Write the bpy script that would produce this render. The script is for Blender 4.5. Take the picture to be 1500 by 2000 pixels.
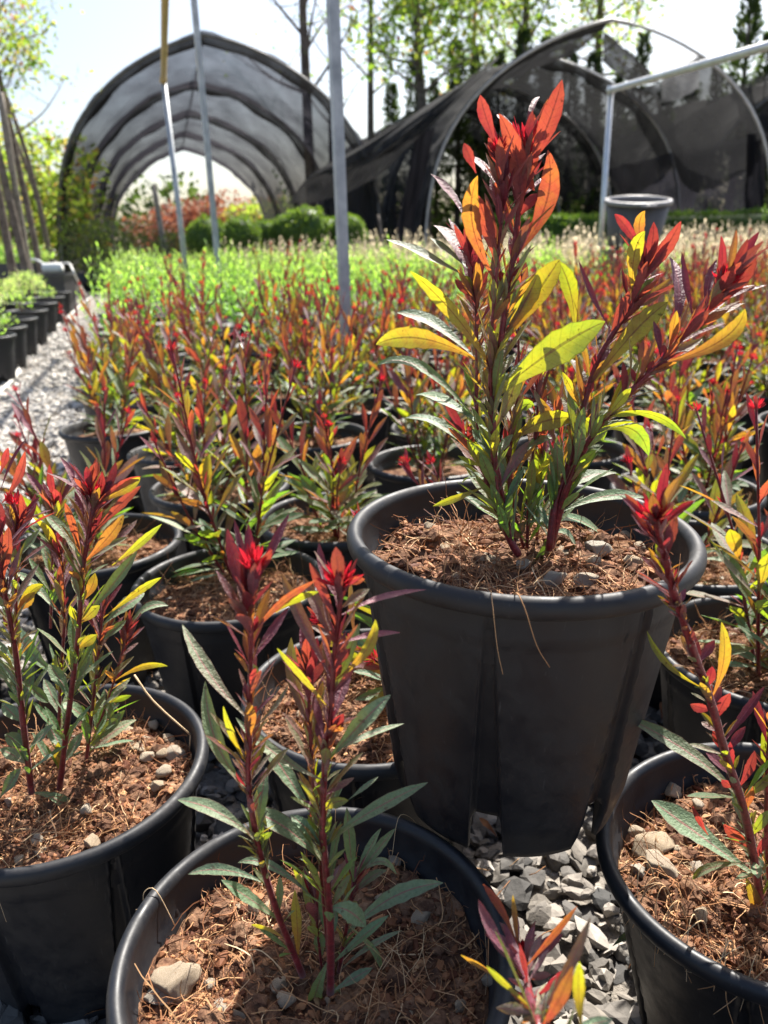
import bpy, math, random
import numpy as np
from mathutils import Vector, Matrix, noise
R=math.radians
S=bpy.context.scene
for o in list(bpy.data.objects): bpy.data.objects.remove(o)
COL=S.collection
# ---------------------------------------------------------------- camera
EYE=Vector((0,0,.705)); FPX=1515.; PITCH=R(19.4); ROLL=R(1.5)
fw=Vector((0,math.cos(PITCH),-math.sin(PITCH))); up0=Vector((0,math.sin(PITCH),math.cos(PITCH))); rt0=Vector((1,0,0))
rt=rt0*math.cos(ROLL)-up0*math.sin(ROLL); up=up0*math.cos(ROLL)+rt0*math.sin(ROLL)
cd=bpy.data.cameras.new('camera'); cam=bpy.data.objects.new('camera',cd); COL.objects.link(cam)
m=Matrix((rt,up,-fw)).transposed().to_4x4(); m.translation=EYE; cam.matrix_world=m
cd.sensor_fit='VERTICAL'; cd.sensor_height=24; cd.lens=24*FPX/2000; cd.clip_start=.02; cd.clip_end=2000
cd.dof.use_dof=True; cd.dof.focus_distance=.62; cd.dof.aperture_fstop=5.4
S.camera=cam
# ---------------------------------------------------------------- world + sun
SUN_EL=R(51); SUN_AZ=R(22)      # azimuth from +Y towards +X
w=bpy.data.worlds.new('World'); S.world=w; w.use_nodes=True
nt=w.node_tree; sky=nt.nodes.new('ShaderNodeTexSky'); sky.sky_type='NISHITA'; sky.sun_disc=False
sky.sun_elevation=SUN_EL; sky.sun_rotation=SUN_AZ; sky.air_density=1.0; sky.dust_density=2.6; sky.ozone_density=1.0
bg=nt.nodes['Background']; nt.links.new(sky.outputs[0],bg.inputs[0]); bg.inputs[1].default_value=.078
ld=bpy.data.lights.new('sun','SUN'); ld.energy=5; ld.angle=R(.5); ld.color=(1,.95,.87)
sun=bpy.data.objects.new('sun',ld); COL.objects.link(sun)
SD=Vector((math.sin(SUN_AZ)*math.cos(SUN_EL),math.cos(SUN_AZ)*math.cos(SUN_EL),math.sin(SUN_EL)))
sun.rotation_euler=SD.to_track_quat('Z','Y').to_euler(); sun.location=(3,5,8)
S.view_settings.view_transform='Standard'; S.view_settings.look='None'; S.view_settings.exposure=1.4; S.view_settings.gamma=1
S.cycles.max_bounces=8; S.cycles.transparent_max_bounces=16; S.cycles.use_denoising=True
S.cycles.caustics_reflective=False; S.cycles.caustics_refractive=False

# ---------------------------------------------------------------- helpers
def at(px,py,y=None,z=None):
    d=fw+rt*((px-750)/FPX)-up*((py-1000)/FPX)
    return EYE+d*((y/d.y) if y is not None else (z-EYE.z)/d.z)
class Acc:
    def __init__(s): s.v=[];s.f=[];s.m=[];s.c=[];s.u=[];s.sm=True
    def add(s,vs,fs,mi=0,c=(0,0,0),u=None):
        b=len(s.v); s.v.extend(vs); s.f.extend([tuple(i+b for i in f) for f in fs]); s.m.extend([mi]*len(fs))
        s.c.extend(c if isinstance(c,list) else [c]*len(vs)); s.u.extend(u if u else [(0,0,0)]*len(vs))
    def build(s,name,mats,parent=None,smooth=True):
        me=bpy.data.meshes.new(name); me.from_pydata([tuple(p) for p in s.v],[],s.f)
        for mt in (mats if isinstance(mats,(list,tuple)) else [mats]): me.materials.append(mt)
        if s.m: me.polygons.foreach_set('material_index',s.m)
        me.polygons.foreach_set('use_smooth',[smooth]*len(s.f))
        a=me.attributes.new('lc','FLOAT_VECTOR','POINT'); a.data.foreach_set('vector',np.array(s.c,dtype=np.float32).ravel())
        a=me.attributes.new('luv','FLOAT_VECTOR','POINT'); a.data.foreach_set('vector',np.array(s.u,dtype=np.float32).ravel())
        me.update(); o=bpy.data.objects.new(name,me); COL.objects.link(o)
        if parent: o.parent=parent
        return o
def empty(name,loc,label,cat,group=None):
    o=bpy.data.objects.new(name,None); COL.objects.link(o); o.location=loc; o.empty_display_size=.05
    o['label']=label; o['category']=cat
    if group:o['group']=group
    return o
def tag(o,label,cat,group=None):
    o['label']=label;o['category']=cat
    if group:o['group']=group
    return o
def copy_tree(o,parent=None):
    c=o.copy(); COL.objects.link(c); c.parent=parent
    for ch in list(o.children): copy_tree(ch,c)
    return c
def kill_tree(o):
    for ch in list(o.children): kill_tree(ch)
    bpy.data.objects.remove(o)
def smooth_path(pts,n=4):
    pts=[Vector(p) for p in pts]
    if len(pts)<3: return [pts[0].lerp(pts[-1],i/n) for i in range(n+1)]
    P=[pts[0]*2-pts[1]]+pts+[pts[-1]*2-pts[-2]]; out=[]
    for i in range(1,len(P)-2):
        a,b,c,d=P[i-1:i+3]
        for k in range(n):
            t=k/n; out.append(.5*((2*b)+(c-a)*t+(2*a-5*b+4*c-d)*t*t+(3*b-a-3*c+d)*t**3))
    out.append(pts[-1]); return out
def tube(A,path,r0,r1=None,sides=6,mi=0,c=(0,0,0),jit=0,caps=True,flat=1.):
    if r1 is None:r1=r0
    n=len(path); vs=[];fs=[];us=[]; prev=Vector((.3,.9,.2))
    for i,p in enumerate(path):
        T=(path[min(i+1,n-1)]-path[max(i-1,0)]); T=T.normalized() if T.length>1e-9 else Vector((0,0,1))
        X=T.cross(prev); X=X.normalized() if X.length>1e-6 else T.orthogonal().normalized()
        Y=X.cross(T); prev=Y
        r=r0+(r1-r0)*i/(n-1)
        if jit:r*=1+random.uniform(-jit,jit)
        for k in range(sides):
            a=2*math.pi*k/sides; vs.append(p+X*(math.cos(a)*r)+Y*(math.sin(a)*r*flat)); us.append((i/(n-1),k/sides,0))
    for i in range(n-1):
        for k in range(sides):
            k2=(k+1)%sides; fs.append((i*sides+k,i*sides+k2,(i+1)*sides+k2,(i+1)*sides+k))
    if caps: fs.append(tuple(range(sides))[::-1]); fs.append(tuple((n-1)*sides+k for k in range(sides)))
    A.add(vs,fs,mi,c,us)
def box(A,lo,hi,mi=0,rot=None,org=None,c=(0,0,0)):
    x0,y0,z0=lo;x1,y1,z1=hi
    vs=[Vector(p) for p in ((x0,y0,z0),(x1,y0,z0),(x1,y1,z0),(x0,y1,z0),(x0,y0,z1),(x1,y0,z1),(x1,y1,z1),(x0,y1,z1))]
    if rot is not None:
        o_=Vector(org or (0,0,0)); M=Matrix.Rotation(rot,3,'Z'); vs=[M@(v-o_)+o_ for v in vs]
    A.add(vs,[(0,3,2,1),(4,5,6,7),(0,1,5,4),(1,2,6,5),(2,3,7,6),(3,0,4,7)],mi,c)
def lathe(A,prof,seg=48,mi=0,cen=(0,0,0),close=False):
    vs=[];fs=[]
    for r,z in prof:
        for k in range(seg):
            a=2*math.pi*k/seg; vs.append(Vector((cen[0]+r*math.cos(a),cen[1]+r*math.sin(a),cen[2]+z)))
    for i in range(len(prof)-1):
        for k in range(seg):
            k2=(k+1)%seg; fs.append((i*seg+k,i*seg+k2,(i+1)*seg+k2,(i+1)*seg+k))
    A.add(vs,fs,mi)
def rv(s=1.): return Vector((random.gauss(0,1),random.gauss(0,1),random.gauss(0,1)))*s
def grow(me,V,F,mats,name,smooth=False):   # fast numpy mesh
    me=bpy.data.meshes.new(name); k=F.shape[1]
    me.vertices.add(len(V)); me.vertices.foreach_set('co',V.astype(np.float32).ravel())
    me.loops.add(F.size); me.loops.foreach_set('vertex_index',F.astype(np.int32).ravel())
    me.polygons.add(len(F)); me.polygons.foreach_set('loop_start',np.arange(0,F.size,k,dtype=np.int32))
    me.polygons.foreach_set('loop_total',np.full(len(F),k,dtype=np.int32))
    for mt in mats: me.materials.append(mt)
    me.update(calc_edges=True); me.polygons.foreach_set('use_smooth',[smooth]*len(F))
    return me

# ---------------------------------------------------------------- materials
def mat(name):
    m=bpy.data.materials.new(name); m.use_nodes=True; n=m.node_tree.nodes; l=m.node_tree.links
    return m,n,l,n['Principled BSDF'],n['Material Output']
def N(n,t,**k):
    x=n.new('ShaderNode'+t)
    for a,b in k.items(): setattr(x,a,b)
    return x
def ramp(n,l,src,stops,interp='LINEAR'):
    r=N(n,'ValToRGB'); r.color_ramp.interpolation=interp; e=r.color_ramp.elements
    while len(e)<len(stops): e.new(.5)
    for i,(p,c) in enumerate(stops): e[i].position=p; e[i].color=(*c,1)
    l.new(src,r.inputs[0]); return r.outputs[0]
def texn(n,l,scale,detail=4,rough=.6,coord='Object',typ='NoiseTexture',vec=None):
    t=N(n,'Tex'+typ.replace('Texture','')); t.inputs['Scale'].default_value=scale
    if 'Detail' in t.inputs: t.inputs['Detail'].default_value=detail
    if 'Roughness' in t.inputs and typ.startswith('Noise'): t.inputs['Roughness'].default_value=rough
    if vec is None: tc=N(n,'TexCoord'); vec=tc.outputs[coord]
    l.new(vec,t.inputs['Vector']); return t
def mth(n,l,op,a,b=None,c=None,clamp=False):
    x=N(n,'Math',operation=op); x.use_clamp=clamp
    for i,v in enumerate((a,b,c)):
        if v is None: continue
        if isinstance(v,(int,float)): x.inputs[i].default_value=v
        else: l.new(v,x.inputs[i])
    return x.outputs[0]
def mixc(n,l,f,a,b,bt='MIX'):
    x=N(n,'Mix',data_type='RGBA',blend_type=bt)
    for i,v in ((0,f),(6,a),(7,b)):
        if isinstance(v,(int,float)): x.inputs[i].default_value=v
        elif isinstance(v,tuple): x.inputs[i].default_value=(*v,1)
        else: l.new(v,x.inputs[i])
    return x.outputs[2]
def bump(n,l,b,h,st=.3,d=.01):
    x=N(n,'Bump'); x.inputs['Strength'].default_value=st; x.inputs['Distance'].default_value=d
    l.new(h,x.inputs['Height']); l.new(x.outputs[0],b.inputs['Normal'])
def simple(name,cols,scale,rough=.8,bs=.3,bd=.01,metal=0,spec=.5,detail=6,stops=None):
    m,n,l,b,o=mat(name); t=texn(n,l,scale,detail)
    st=stops or [.3+.4*i/(len(cols)-1) for i in range(len(cols))]
    l.new(ramp(n,l,t.outputs[0],list(zip(st,cols))),b.inputs['Base Color'])
    b.inputs['Roughness'].default_value=rough; b.inputs['Metallic'].default_value=metal; b.inputs['Specular IOR Level'].default_value=spec
    if bs: bump(n,l,b,t.outputs[0],bs,bd)
    return m
def leafmat(name,refl,trans,ribc=(.42,.10,.12),tf=(.22,.5),rough=.45,vein=True):
    m,n,l,b,o=mat(name)
    a=N(n,'Attribute',attribute_name='lc'); sp=N(n,'SeparateXYZ'); l.new(a.outputs['Vector'],sp.inputs[0])
    u=N(n,'Attribute',attribute_name='luv'); su=N(n,'SeparateXYZ'); l.new(u.outputs['Vector'],su.inputs[0])
    t=texn(n,l,90,5,.65); t2=texn(n,l,420,3,.6)
    nz=mth(n,l,'MULTIPLY_ADD',t.outputs[0],.34,-.17)
    red=mth(n,l,'ADD',sp.outputs[0],nz,clamp=True)
    rc=ramp(n,l,red,refl); tc=ramp(n,l,red,trans)
    av=mth(n,l,'ABSOLUTE',su.outputs[1]); rib=mth(n,l,'LESS_THAN',av,.09)
    br=mth(n,l,'MULTIPLY_ADD',sp.outputs[2],.5,.75); 
    rc2=mixc(n,l,1.,rc,mixc(n,l,1.,(1,1,1),(0,0,0)) if 0 else (1,1,1),'MULTIPLY')
    hsv=N(n,'HueSaturation'); l.new(br,hsv.inputs['Value']); l.new(rc,hsv.inputs['Color'])
    mott=mth(n,l,'MULTIPLY_ADD',t2.outputs[0],.9,.55)
    hs2=N(n,'HueSaturation'); l.new(mott,hs2.inputs['Value']); l.new(hsv.outputs[0],hs2.inputs['Color'])
    if vein:
        rcf=mixc(n,l,mth(n,l,'MULTIPLY',rib,.55),hs2.outputs[0],ribc)
        t5=texn(n,l,160,2,.5); spot=mth(n,l,'GREATER_THAN',t5.outputs[0],.70)
        edge=mth(n,l,'GREATER_THAN',av,.93); rcf=mixc(n,l,mth(n,l,'MULTIPLY',edge,.5),rcf,(.20,.05,.05)); rcf=mixc(n,l,mth(n,l,'MULTIPLY',spot,.6),rcf,(.09,.05,.03))
        # side veins slanting off the midrib
        vv=mth(n,l,'SINE',mth(n,l,'MULTIPLY',mth(n,l,'SUBTRACT',su.outputs[0],mth(n,l,'MULTIPLY',av,.07)),75.))
        vm=mth(n,l,'GREATER_THAN',vv,.9)
        td=mth(n,l,'SUBTRACT',1.,mth(n,l,'ADD',mth(n,l,'MULTIPLY',rib,.5),mth(n,l,'MULTIPLY',vm,.16)))
        td=mth(n,l,'MULTIPLY',td,mth(n,l,'MULTIPLY_ADD',t2.outputs[0],.5,.75))
        td=mth(n,l,'SUBTRACT',td,mth(n,l,'ADD',mth(n,l,'MULTIPLY',spot,.45),mth(n,l,'MULTIPLY',edge,.35)),clamp=True); h3=N(n,'HueSaturation'); l.new(td,h3.inputs['Value']); l.new(tc,h3.inputs['Color']); tcf=h3.outputs[0]
    else: rcf=hs2.outputs[0]; tcf=tc
    l.new(rcf,b.inputs['Base Color']); b.inputs['Roughness'].default_value=rough+.05; b.inputs['Specular IOR Level'].default_value=.42
    if vein: b.inputs['Sheen Weight'].default_value=.12; b.inputs['Sheen Roughness'].default_value=.45
    if vein: bump(n,l,b,t2.outputs[0],.7,.0016)
    tr=N(n,'BsdfTranslucent'); l.new(tcf,tr.inputs[0])
    mx=N(n,'MixShader'); l.new(mth(n,l,'MULTIPLY_ADD',sp.outputs[1],tf[1],tf[0]),mx.inputs[0])
    l.new(b.outputs[0],mx.inputs[1]); l.new(tr.outputs[0],mx.inputs[2]); l.new(mx.outputs[0],o.inputs[0])
    return m
M={}
M['leaf']=leafmat('red_leaf',[(0,(.15,.24,.14)),(.3,(.18,.21,.12)),(.55,(.17,.11,.09)),(.8,(.15,.06,.085)),(1,(.15,.03,.05))],
   [(0,(.18,.36,.02)),(.28,(.48,.48,.012)),(.5,(.52,.26,.02)),(.75,(.44,.085,.03)),(1,(.32,.022,.03))],tf=(.14,.50))
M['green']=leafmat('green_leaf',[(0,(.20,.42,.08)),(.5,(.34,.52,.13)),(1,(.62,.62,.30))],[(0,(.38,.75,.06)),(.5,(.55,.82,.12)),(1,(.85,.80,.35))],tf=(.3,.3),vein=False)
M['cream']=leafmat('cream_leaf',[(0,(.22,.30,.10)),(.45,(.50,.46,.24)),(1,(.70,.60,.42))],[(0,(.4,.6,.08)),(.5,(.8,.7,.3)),(1,(.95,.80,.55))],tf=(.25,.35),vein=False)
M['tree']=leafmat('tree_leaf',[(0,(.07,.13,.03)),(.5,(.14,.20,.05)),(1,(.28,.10,.08))],[(0,(.22,.45,.03)),(.5,(.55,.72,.08)),(1,(.75,.22,.12))],tf=(.35,.25),vein=False,rough=.6)
M['dark']=leafmat('dark_leaf',[(0,(.03,.055,.02)),(.5,(.05,.08,.03)),(1,(.10,.10,.05))],[(0,(.06,.12,.01)),(.5,(.15,.25,.03)),(1,(.3,.3,.08))],tf=(.2,.2),vein=False,rough=.6)
M['boxleaf']=leafmat('box_leaf',[(0,(.05,.10,.02)),(.5,(.09,.16,.03)),(1,(.2,.27,.06))],[(0,(.14,.28,.02)),(.5,(.26,.45,.03)),(1,(.45,.55,.06))],tf=(.2,.2),vein=False,rough=.5)
M['redbush']=leafmat('redbush_leaf',[(0,(.12,.06,.04)),(.5,(.22,.08,.05)),(1,(.3,.14,.10))],[(0,(.3,.1,.05)),(.5,(.5,.15,.08)),(1,(.6,.3,.15))],tf=(.2,.2),vein=False,rough=.6)
# stem
m,n,l,b,o=mat('red_stem'); t=texn(n,l,300,4); u=N(n,'Attribute',attribute_name='lc'); su=N(n,'SeparateXYZ'); l.new(u.outputs['Vector'],su.inputs[0])
c1=ramp(n,l,t.outputs[0],[(.35,(.10,.006,.010)),(.6,(.20,.012,.018)),(.74,(.32,.06,.07))])
l.new(mixc(n,l,su.outputs[1],c1,(.20,.17,.08)),b.inputs['Base Color']); b.inputs['Roughness'].default_value=.4
b.inputs['Sheen Weight'].default_value=.12; bump(n,l,b,t.outputs[0],.5,.001); M['stem']=m
# flower bud
m,n,l,b,o=mat('red_bud'); b.inputs['Base Color'].default_value=(.34,.012,.03,1); b.inputs['Roughness'].default_value=.35
tr=N(n,'BsdfTranslucent'); tr.inputs[0].default_value=(.62,.02,.035,1); mx=N(n,'MixShader'); mx.inputs[0].default_value=.45
l.new(b.outputs[0],mx.inputs[1]); l.new(tr.outputs[0],mx.inputs[2]); l.new(mx.outputs[0],o.inputs[0]); M['bud']=m
# black plastic with dust
m,n,l,b,o=mat('black_plastic'); t=texn(n,l,9,6,.65); t2=texn(n,l,350,2); t3=texn(n,l,45,8,.7)
du=mth(n,l,'MULTIPLY',ramp(n,l,t.outputs[0],[(.36,(.12,.12,.12)),(.64,(1,1,1))]),ramp(n,l,t3.outputs[0],[(.36,(0,0,0)),(.62,(1,1,1))]))
c1=mixc(n,l,mth(n,l,'MULTIPLY',du,.36),(.0065,.0080,.0125),(.060,.054,.048))
v=texn(n,l,150,typ='Voronoi'); sp1=mth(n,l,'LESS_THAN',v.outputs['Distance'],.2)
sp1=mth(n,l,'MULTIPLY',sp1,mth(n,l,'GREATER_THAN',t3.outputs[0],.47))
c2=mixc(n,l,mth(n,l,'MULTIPLY',sp1,.9),c1,(.30,.22,.14))
mp=N(n,'Mapping'); tc=N(n,'TexCoord'); l.new(tc.outputs['Object'],mp.inputs[0]); mp.inputs['Scale'].default_value=(60,60,6); mp.inputs['Rotation'].default_value=(.5,.3,0)
t4=texn(n,l,6,2,.5,vec=mp.outputs[0]); scr=ramp(n,l,t4.outputs[0],[(.69,(0,0,0)),(.72,(1,1,1))])
c3=mixc(n,l,mth(n,l,'MULTIPLY',scr,.04),c2,(.4,.4,.4))
l.new(c3,b.inputs['Base Color']); l.new(mth(n,l,'MULTIPLY_ADD',du,.35,.44),b.inputs['Roughness']); b.inputs['Specular IOR Level'].default_value=.5
bump(n,l,b,t3.outputs[0],.12,.002); M['plastic']=m
# soil
m,n,l,b,o=mat('soil'); t=texn(n,l,55,8,.7); t2=texn(n,l,16,5); 
c=ramp(n,l,t.outputs[0],[(.3,(.045,.025,.018)),(.44,(.13,.068,.042)),(.58,(.30,.17,.10)),(.76,(.46,.31,.20))])
c=mixc(n,l,mth(n,l,'MULTIPLY',ramp(n,l,t2.outputs[0],[(.4,(0,0,0)),(.65,(1,1,1))]),.5),c,(.07,.03,.022))
l.new(c,b.inputs['Base Color']); b.inputs['Roughness'].default_value=.95; b.inputs['Specular IOR Level'].default_value=.15; bump(n,l,b,t.outputs[0],.9,.006); M['soil']=m
m,n,l,b,o=mat('coir'); a=N(n,'Attribute',attribute_name='lc'); sp=N(n,'SeparateXYZ'); l.new(a.outputs['Vector'],sp.inputs[0])
l.new(ramp(n,l,sp.outputs[0],[(0,(.10,.035,.018)),(.35,(.33,.15,.07)),(.7,(.54,.31,.15)),(1,(.72,.54,.33))]),b.inputs['Base Color']); b.inputs['Roughness'].default_value=.7; b.inputs['Specular IOR Level'].default_value=.2; M['coir']=m
m,n,l,b,o=mat('stone_pumice'); oi=N(n,'ObjectInfo'); t=texn(n,l,130,6,.7); t2=texn(n,l,40,4)
c=ramp(n,l,t2.outputs[0],[(.3,(.38,.26,.16)),(.5,(.58,.45,.31)),(.7,(.70,.60,.46))])
c=mixc(n,l,mth(n,l,'MULTIPLY',mth(n,l,'POWER',oi.outputs['Random'],2.),.7),c,(.58,.55,.49))
c=mixc(n,l,ramp(n,l,t.outputs[0],[(.36,(.6,.6,.6)),(.46,(0,0,0))]),c,(.14,.09,.06))
l.new(c,b.inputs['Base Color']); b.inputs['Roughness'].default_value=.9; b.inputs['Specular IOR Level'].default_value=.2; bump(n,l,b,t.outputs[0],.8,.004); M['stone']=m
m,n,l,b,o=mat('gravel'); gi=N(n,'NewGeometry'); t=texn(n,l,60,5,.6); t2=texn(n,l,4,3)
c=ramp(n,l,gi.outputs['Random Per Island'],[(0,(.16,.16,.165)),(.3,(.38,.37,.35)),(.6,(.50,.47,.43)),(.85,(.60,.56,.51)),(1,(.72,.70,.66))])
c=mixc(n,l,.35,c,ramp(n,l,t.outputs[0],[(.35,(.16,.15,.14)),(.65,(.6,.58,.55))]),'OVERLAY')
l.new(c,b.inputs['Base Color']); b.inputs['Roughness'].default_value=.85; bump(n,l,b,t.outputs[0],.5,.004); M['gravel']=m
m=m.copy(); m.name='gravel_shaded'; M['gravel2']=m  # darker copy for the bed gravel: shade among the pots put into its colour
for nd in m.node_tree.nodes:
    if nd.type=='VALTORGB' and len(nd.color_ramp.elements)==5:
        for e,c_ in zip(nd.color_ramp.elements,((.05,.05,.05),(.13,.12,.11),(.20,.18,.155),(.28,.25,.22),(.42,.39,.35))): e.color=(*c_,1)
# ground: gravel-coloured with voronoi pebbles
m,n,l,b,o=mat('ground'); v=texn(n,l,34,typ='Voronoi'); t=texn(n,l,1.2,6); v2=texn(n,l,34,typ='Voronoi')
c=ramp(n,l,v.outputs['Color'],[(0,(.22,.21,.20)),(.5,(.36,.33,.29)),(1,(.52,.48,.43))])
c=mixc(n,l,ramp(n,l,t.outputs[0],[(.35,(0,0,0)),(.7,(.6,.6,.6))]),c,(.33,.27,.20))
c=mixc(n,l,ramp(n,l,v.outputs['Distance'],[(.5,(0,0,0)),(.9,(.7,.7,.7))]),c,(.10,.085,.07))
l.new(c,b.inputs['Base Color']); b.inputs['Roughness'].default_value=.95
inv=mth(n,l,'SUBTRACT',1.,v.outputs['Distance']); bump(n,l,b,inv,.7,.02); M['ground']=m
M['galv']=simple('galvanised',[(.30,.32,.34),(.42,.44,.46),(.55,.57,.58)],14,.5,.05,.002,metal=.35)
M['alu']=simple('pale_pipe',[(.60,.61,.62),(.75,.76,.77)],10,.35,.03,.002,metal=.5)
M['yellow']=simple('ochre_pipe',[(.40,.27,.10),(.52,.38,.17)],10,.5,.1,.002)
M['hoop']=simple('hoop_steel',[(.10,.10,.10),(.2,.19,.18)],8,.5,.1,.002,metal=.4)
M['palehoop']=simple('pale_hoop_steel',[(.40,.39,.37),(.55,.54,.52)],8,.5,.1,.002,metal=.4)
M['bark']=simple('bark',[(.07,.05,.04),(.15,.115,.09),(.24,.20,.16)],12,.9,.6,.01)
M['wood']=simple('grey_wood',[(.14,.11,.09),(.26,.22,.18),(.36,.31,.26)],18,.85,.4,.005)
M['greyplastic']=simple('grey_plastic',[(.045,.045,.05),(.065,.062,.065)],6,.45,.05,.002)
M['tub']=simple('taupe_tub',[(.085,.075,.075),(.12,.105,.10)],7,.55,.08,.003)
M['tubrim']=simple('taupe_tub_rim',[(.24,.23,.23),(.30,.28,.28)],7,.4,.05,.003)
M['white']=simple('white_plastic',[(.72,.72,.70),(.82,.82,.80)],9,.5,.08,.002)
M['hose']=simple('white_hose',[(.62,.60,.56),(.78,.76,.72)],30,.5,.05,.001)
def cloth(name,alpha,col,tr=.25):
    m,n,l,b,o=mat(name); t=texn(n,l,1.6,6,.6); t2=texn(n,l,7,4); 
    b.inputs['Base Color'].default_value=(*col,1); b.inputs['Roughness'].default_value=.9; b.inputs['Specular IOR Level'].default_value=.15
    tl=N(n,'BsdfTranslucent'); tl.inputs[0].default_value=(col[0]*1.6,col[1]*1.6,col[2]*1.6,1)
    mx=N(n,'MixShader'); mx.inputs[0].default_value=tr; l.new(b.outputs[0],mx.inputs[1]); l.new(tl.outputs[0],mx.inputs[2])
    tp=N(n,'BsdfTransparent'); m2=N(n,'MixShader')
    lw=N(n,'LayerWeight'); lw.inputs[0].default_value=.5
    f=mth(n,l,'ADD',mth(n,l,'MULTIPLY_ADD',t.outputs[0],.35,alpha-.17),mth(n,l,'MULTIPLY',lw.outputs['Facing'],.25),clamp=True)
    l.new(f,m2.inputs[0]); l.new(tp.outputs[0],m2.inputs[1]); l.new(mx.outputs[0],m2.inputs[2]); l.new(m2.outputs[0],o.inputs[0])
    bump(n,l,b,t2.outputs[0],.4,.03); return m
M['cloth']=cloth('shade_cloth_thin',.68,(.035,.034,.042))
M['cloth2']=cloth('shade_cloth_dense',.76,(.026,.026,.027))
M['cloth3']=cloth('shade_cloth_folded',.95,(.012,.012,.015))
M['paleveil']=cloth('pale_sheet',.8,(.55,.56,.58),.5)

# ---------------------------------------------------------------- leaf / stem geometry
PROF=[(0,.12),(.12,.21),(.28,.48),(.45,.84),(.6,1),(.74,.88),(.86,.6),(.95,.27),(1,.03)]
PROFS=[(0,.12),(.3,.5),(.62,1.),(.85,.66),(1,.05)]
def leaf(A,P0,P1,P2,W,nh,red=.5,thin=.5,hi=True,rg=.0,mi=0,prof=None,fold=.28):
    P0,P1,P2=Vector(P0),Vector(P1),Vector(P2); prof=prof or (PROF if hi else PROFS)
    js=(-1,-.5,0,.5,1) if hi else (-1,0,1)
    vs=[];cs=[];us=[];rnd=random.random(); ph=random.uniform(0,6.28); k=len(js); wav=random.uniform(.04,.12)
    if hi:
        q=[]; 
        for a,b in zip(prof[:-1],prof[1:]): q+= [a,((a[0]+b[0])/2,(a[1]+b[1])/2)]
        prof=q+[prof[-1]]
    for s,wd in prof:
        p=P0*(1-s)**2+P1*2*s*(1-s)+P2*s*s; T=(P1-P0)*(1-s)+(P2-P1)*s
        T=T.normalized() if T.length>1e-9 else Vector((0,0,1))
        sd=T.cross(nh); sd=sd.normalized() if sd.length>1e-5 else T.orthogonal().normalized(); nn=sd.cross(T)
        h=W*.5*wd; te=1+.05*math.sin(s*38+ph) if hi else 1
        for j in js:
            vs.append(p+sd*(h*j*te)+nn*(fold*h*abs(j)**1.3+wav*h*math.sin(s*11+ph+(j>0)*1.7)*abs(j)))
            cs.append((min(1,max(0,red+rg*(.5-s))),thin,rnd)); us.append((s,j,0))
    fs=[]
    for i in range(len(prof)-1):
        for j in range(k-1): fs.append((i*k+j,i*k+j+1,(i+1)*k+j+1,(i+1)*k+j))
    A.add(vs,fs,mi,cs,us)
def bud(A,c,r,axis=Vector((0,0,1)),n=26):
    n=int(n*1.5)
    axis=axis.normalized()
    for i in range(n):
        f=i/n; a=i*2.4; el=math.acos(1-f*1.15)
        x=axis.orthogonal().normalized(); y=axis.cross(x)
        d=axis*math.cos(el)+(x*math.cos(a)+y*math.sin(a))*math.sin(el)
        b0=c-axis*r*.5+d*r*.12; L=r*random.uniform(.55,.95)
        mid=b0+d*L*.55+axis*r*.15; tip=b0+d*L*.9+axis*r*.5+rv(r*.08)
        leaf(A,b0,mid,tip,r*random.uniform(.10,.2),rv(),1,1,hi=False)
def add_leaf_around(A,p,ax,az,el,L,W,red,thin,droop,hi,mi=0,rg=0.,prof=None):
    x=Vector((math.cos(az),math.sin(az),0)); x=(x-ax*x.dot(ax)).normalized()
    d=(ax*math.cos(el)+x*math.sin(el)).normalized()
    P1=p+d*L*.5; P2=p+d*L+Vector((0,0,-droop*L))-x*0+ax*0
    nh=(ax*math.sin(el)-x*math.cos(el)).normalized()+rv(.18)
    leaf(A,p,P1,P2,W,nh,red,thin,hi,rg,mi,prof)
def gen_stem(AS,AF,AB,base,top,nl,L,hi=False,r=.003,redo=0.,bend=.012,si=0,fi=0,bi=0,budr=.009):
    base,top=Vector(base),Vector(top); mid=base.lerp(top,.5)+Vector((random.uniform(-bend,bend),random.uniform(-bend,bend),0))
    path=smooth_path([base,base.lerp(mid,.5)+Vector((random.gauss(0,bend*.2),0,0)),mid,top],4)
    tube(AS,path,r,r*.5,6 if hi else 4,si); n=len(path)-1; a0=random.uniform(0,6.28)
    for i in range(nl):
        t=.06+.94*((i+random.random()*.5)/nl); k=min(n-1,int(t*n)); f=t*n-k; p=path[k].lerp(path[k+1],min(1,f)); ax=(path[k+1]-path[k]).normalized()
        az=a0+i*2.4+random.gauss(0,.25); el=R(max(12,68-52*t+random.gauss(0,9))); 
        l_=L*(.65+.6*math.sin(math.pi*min(1,t*.85+.15)))*random.uniform(.7,1.2)*(1-.35*max(0,t-.8)/.2)
        red=min(1,max(0,-.12+1.12*t**1.1+random.gauss(0,.15)+redo)); thin=random.uniform(.0,1.)**(.7+1.3*red)
        add_leaf_around(AF,p,ax,az,el,l_,l_*random.uniform(.16,.23),red,thin,random.uniform(-.05,.25)*(1-t),hi,fi,rg=.25)
        if random.random()<.75:
            add_leaf_around(AF,p,ax,az+.4,el*.6,l_*random.uniform(.2,.38),l_*.07,min(1,red+.45),1,0,False,fi)
    if AB is not None: bud(AB,top,budr*random.uniform(.7,1.2),(path[-1]-path[-2]),18 if hi else 11) if bi==0 else None
    return path

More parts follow.
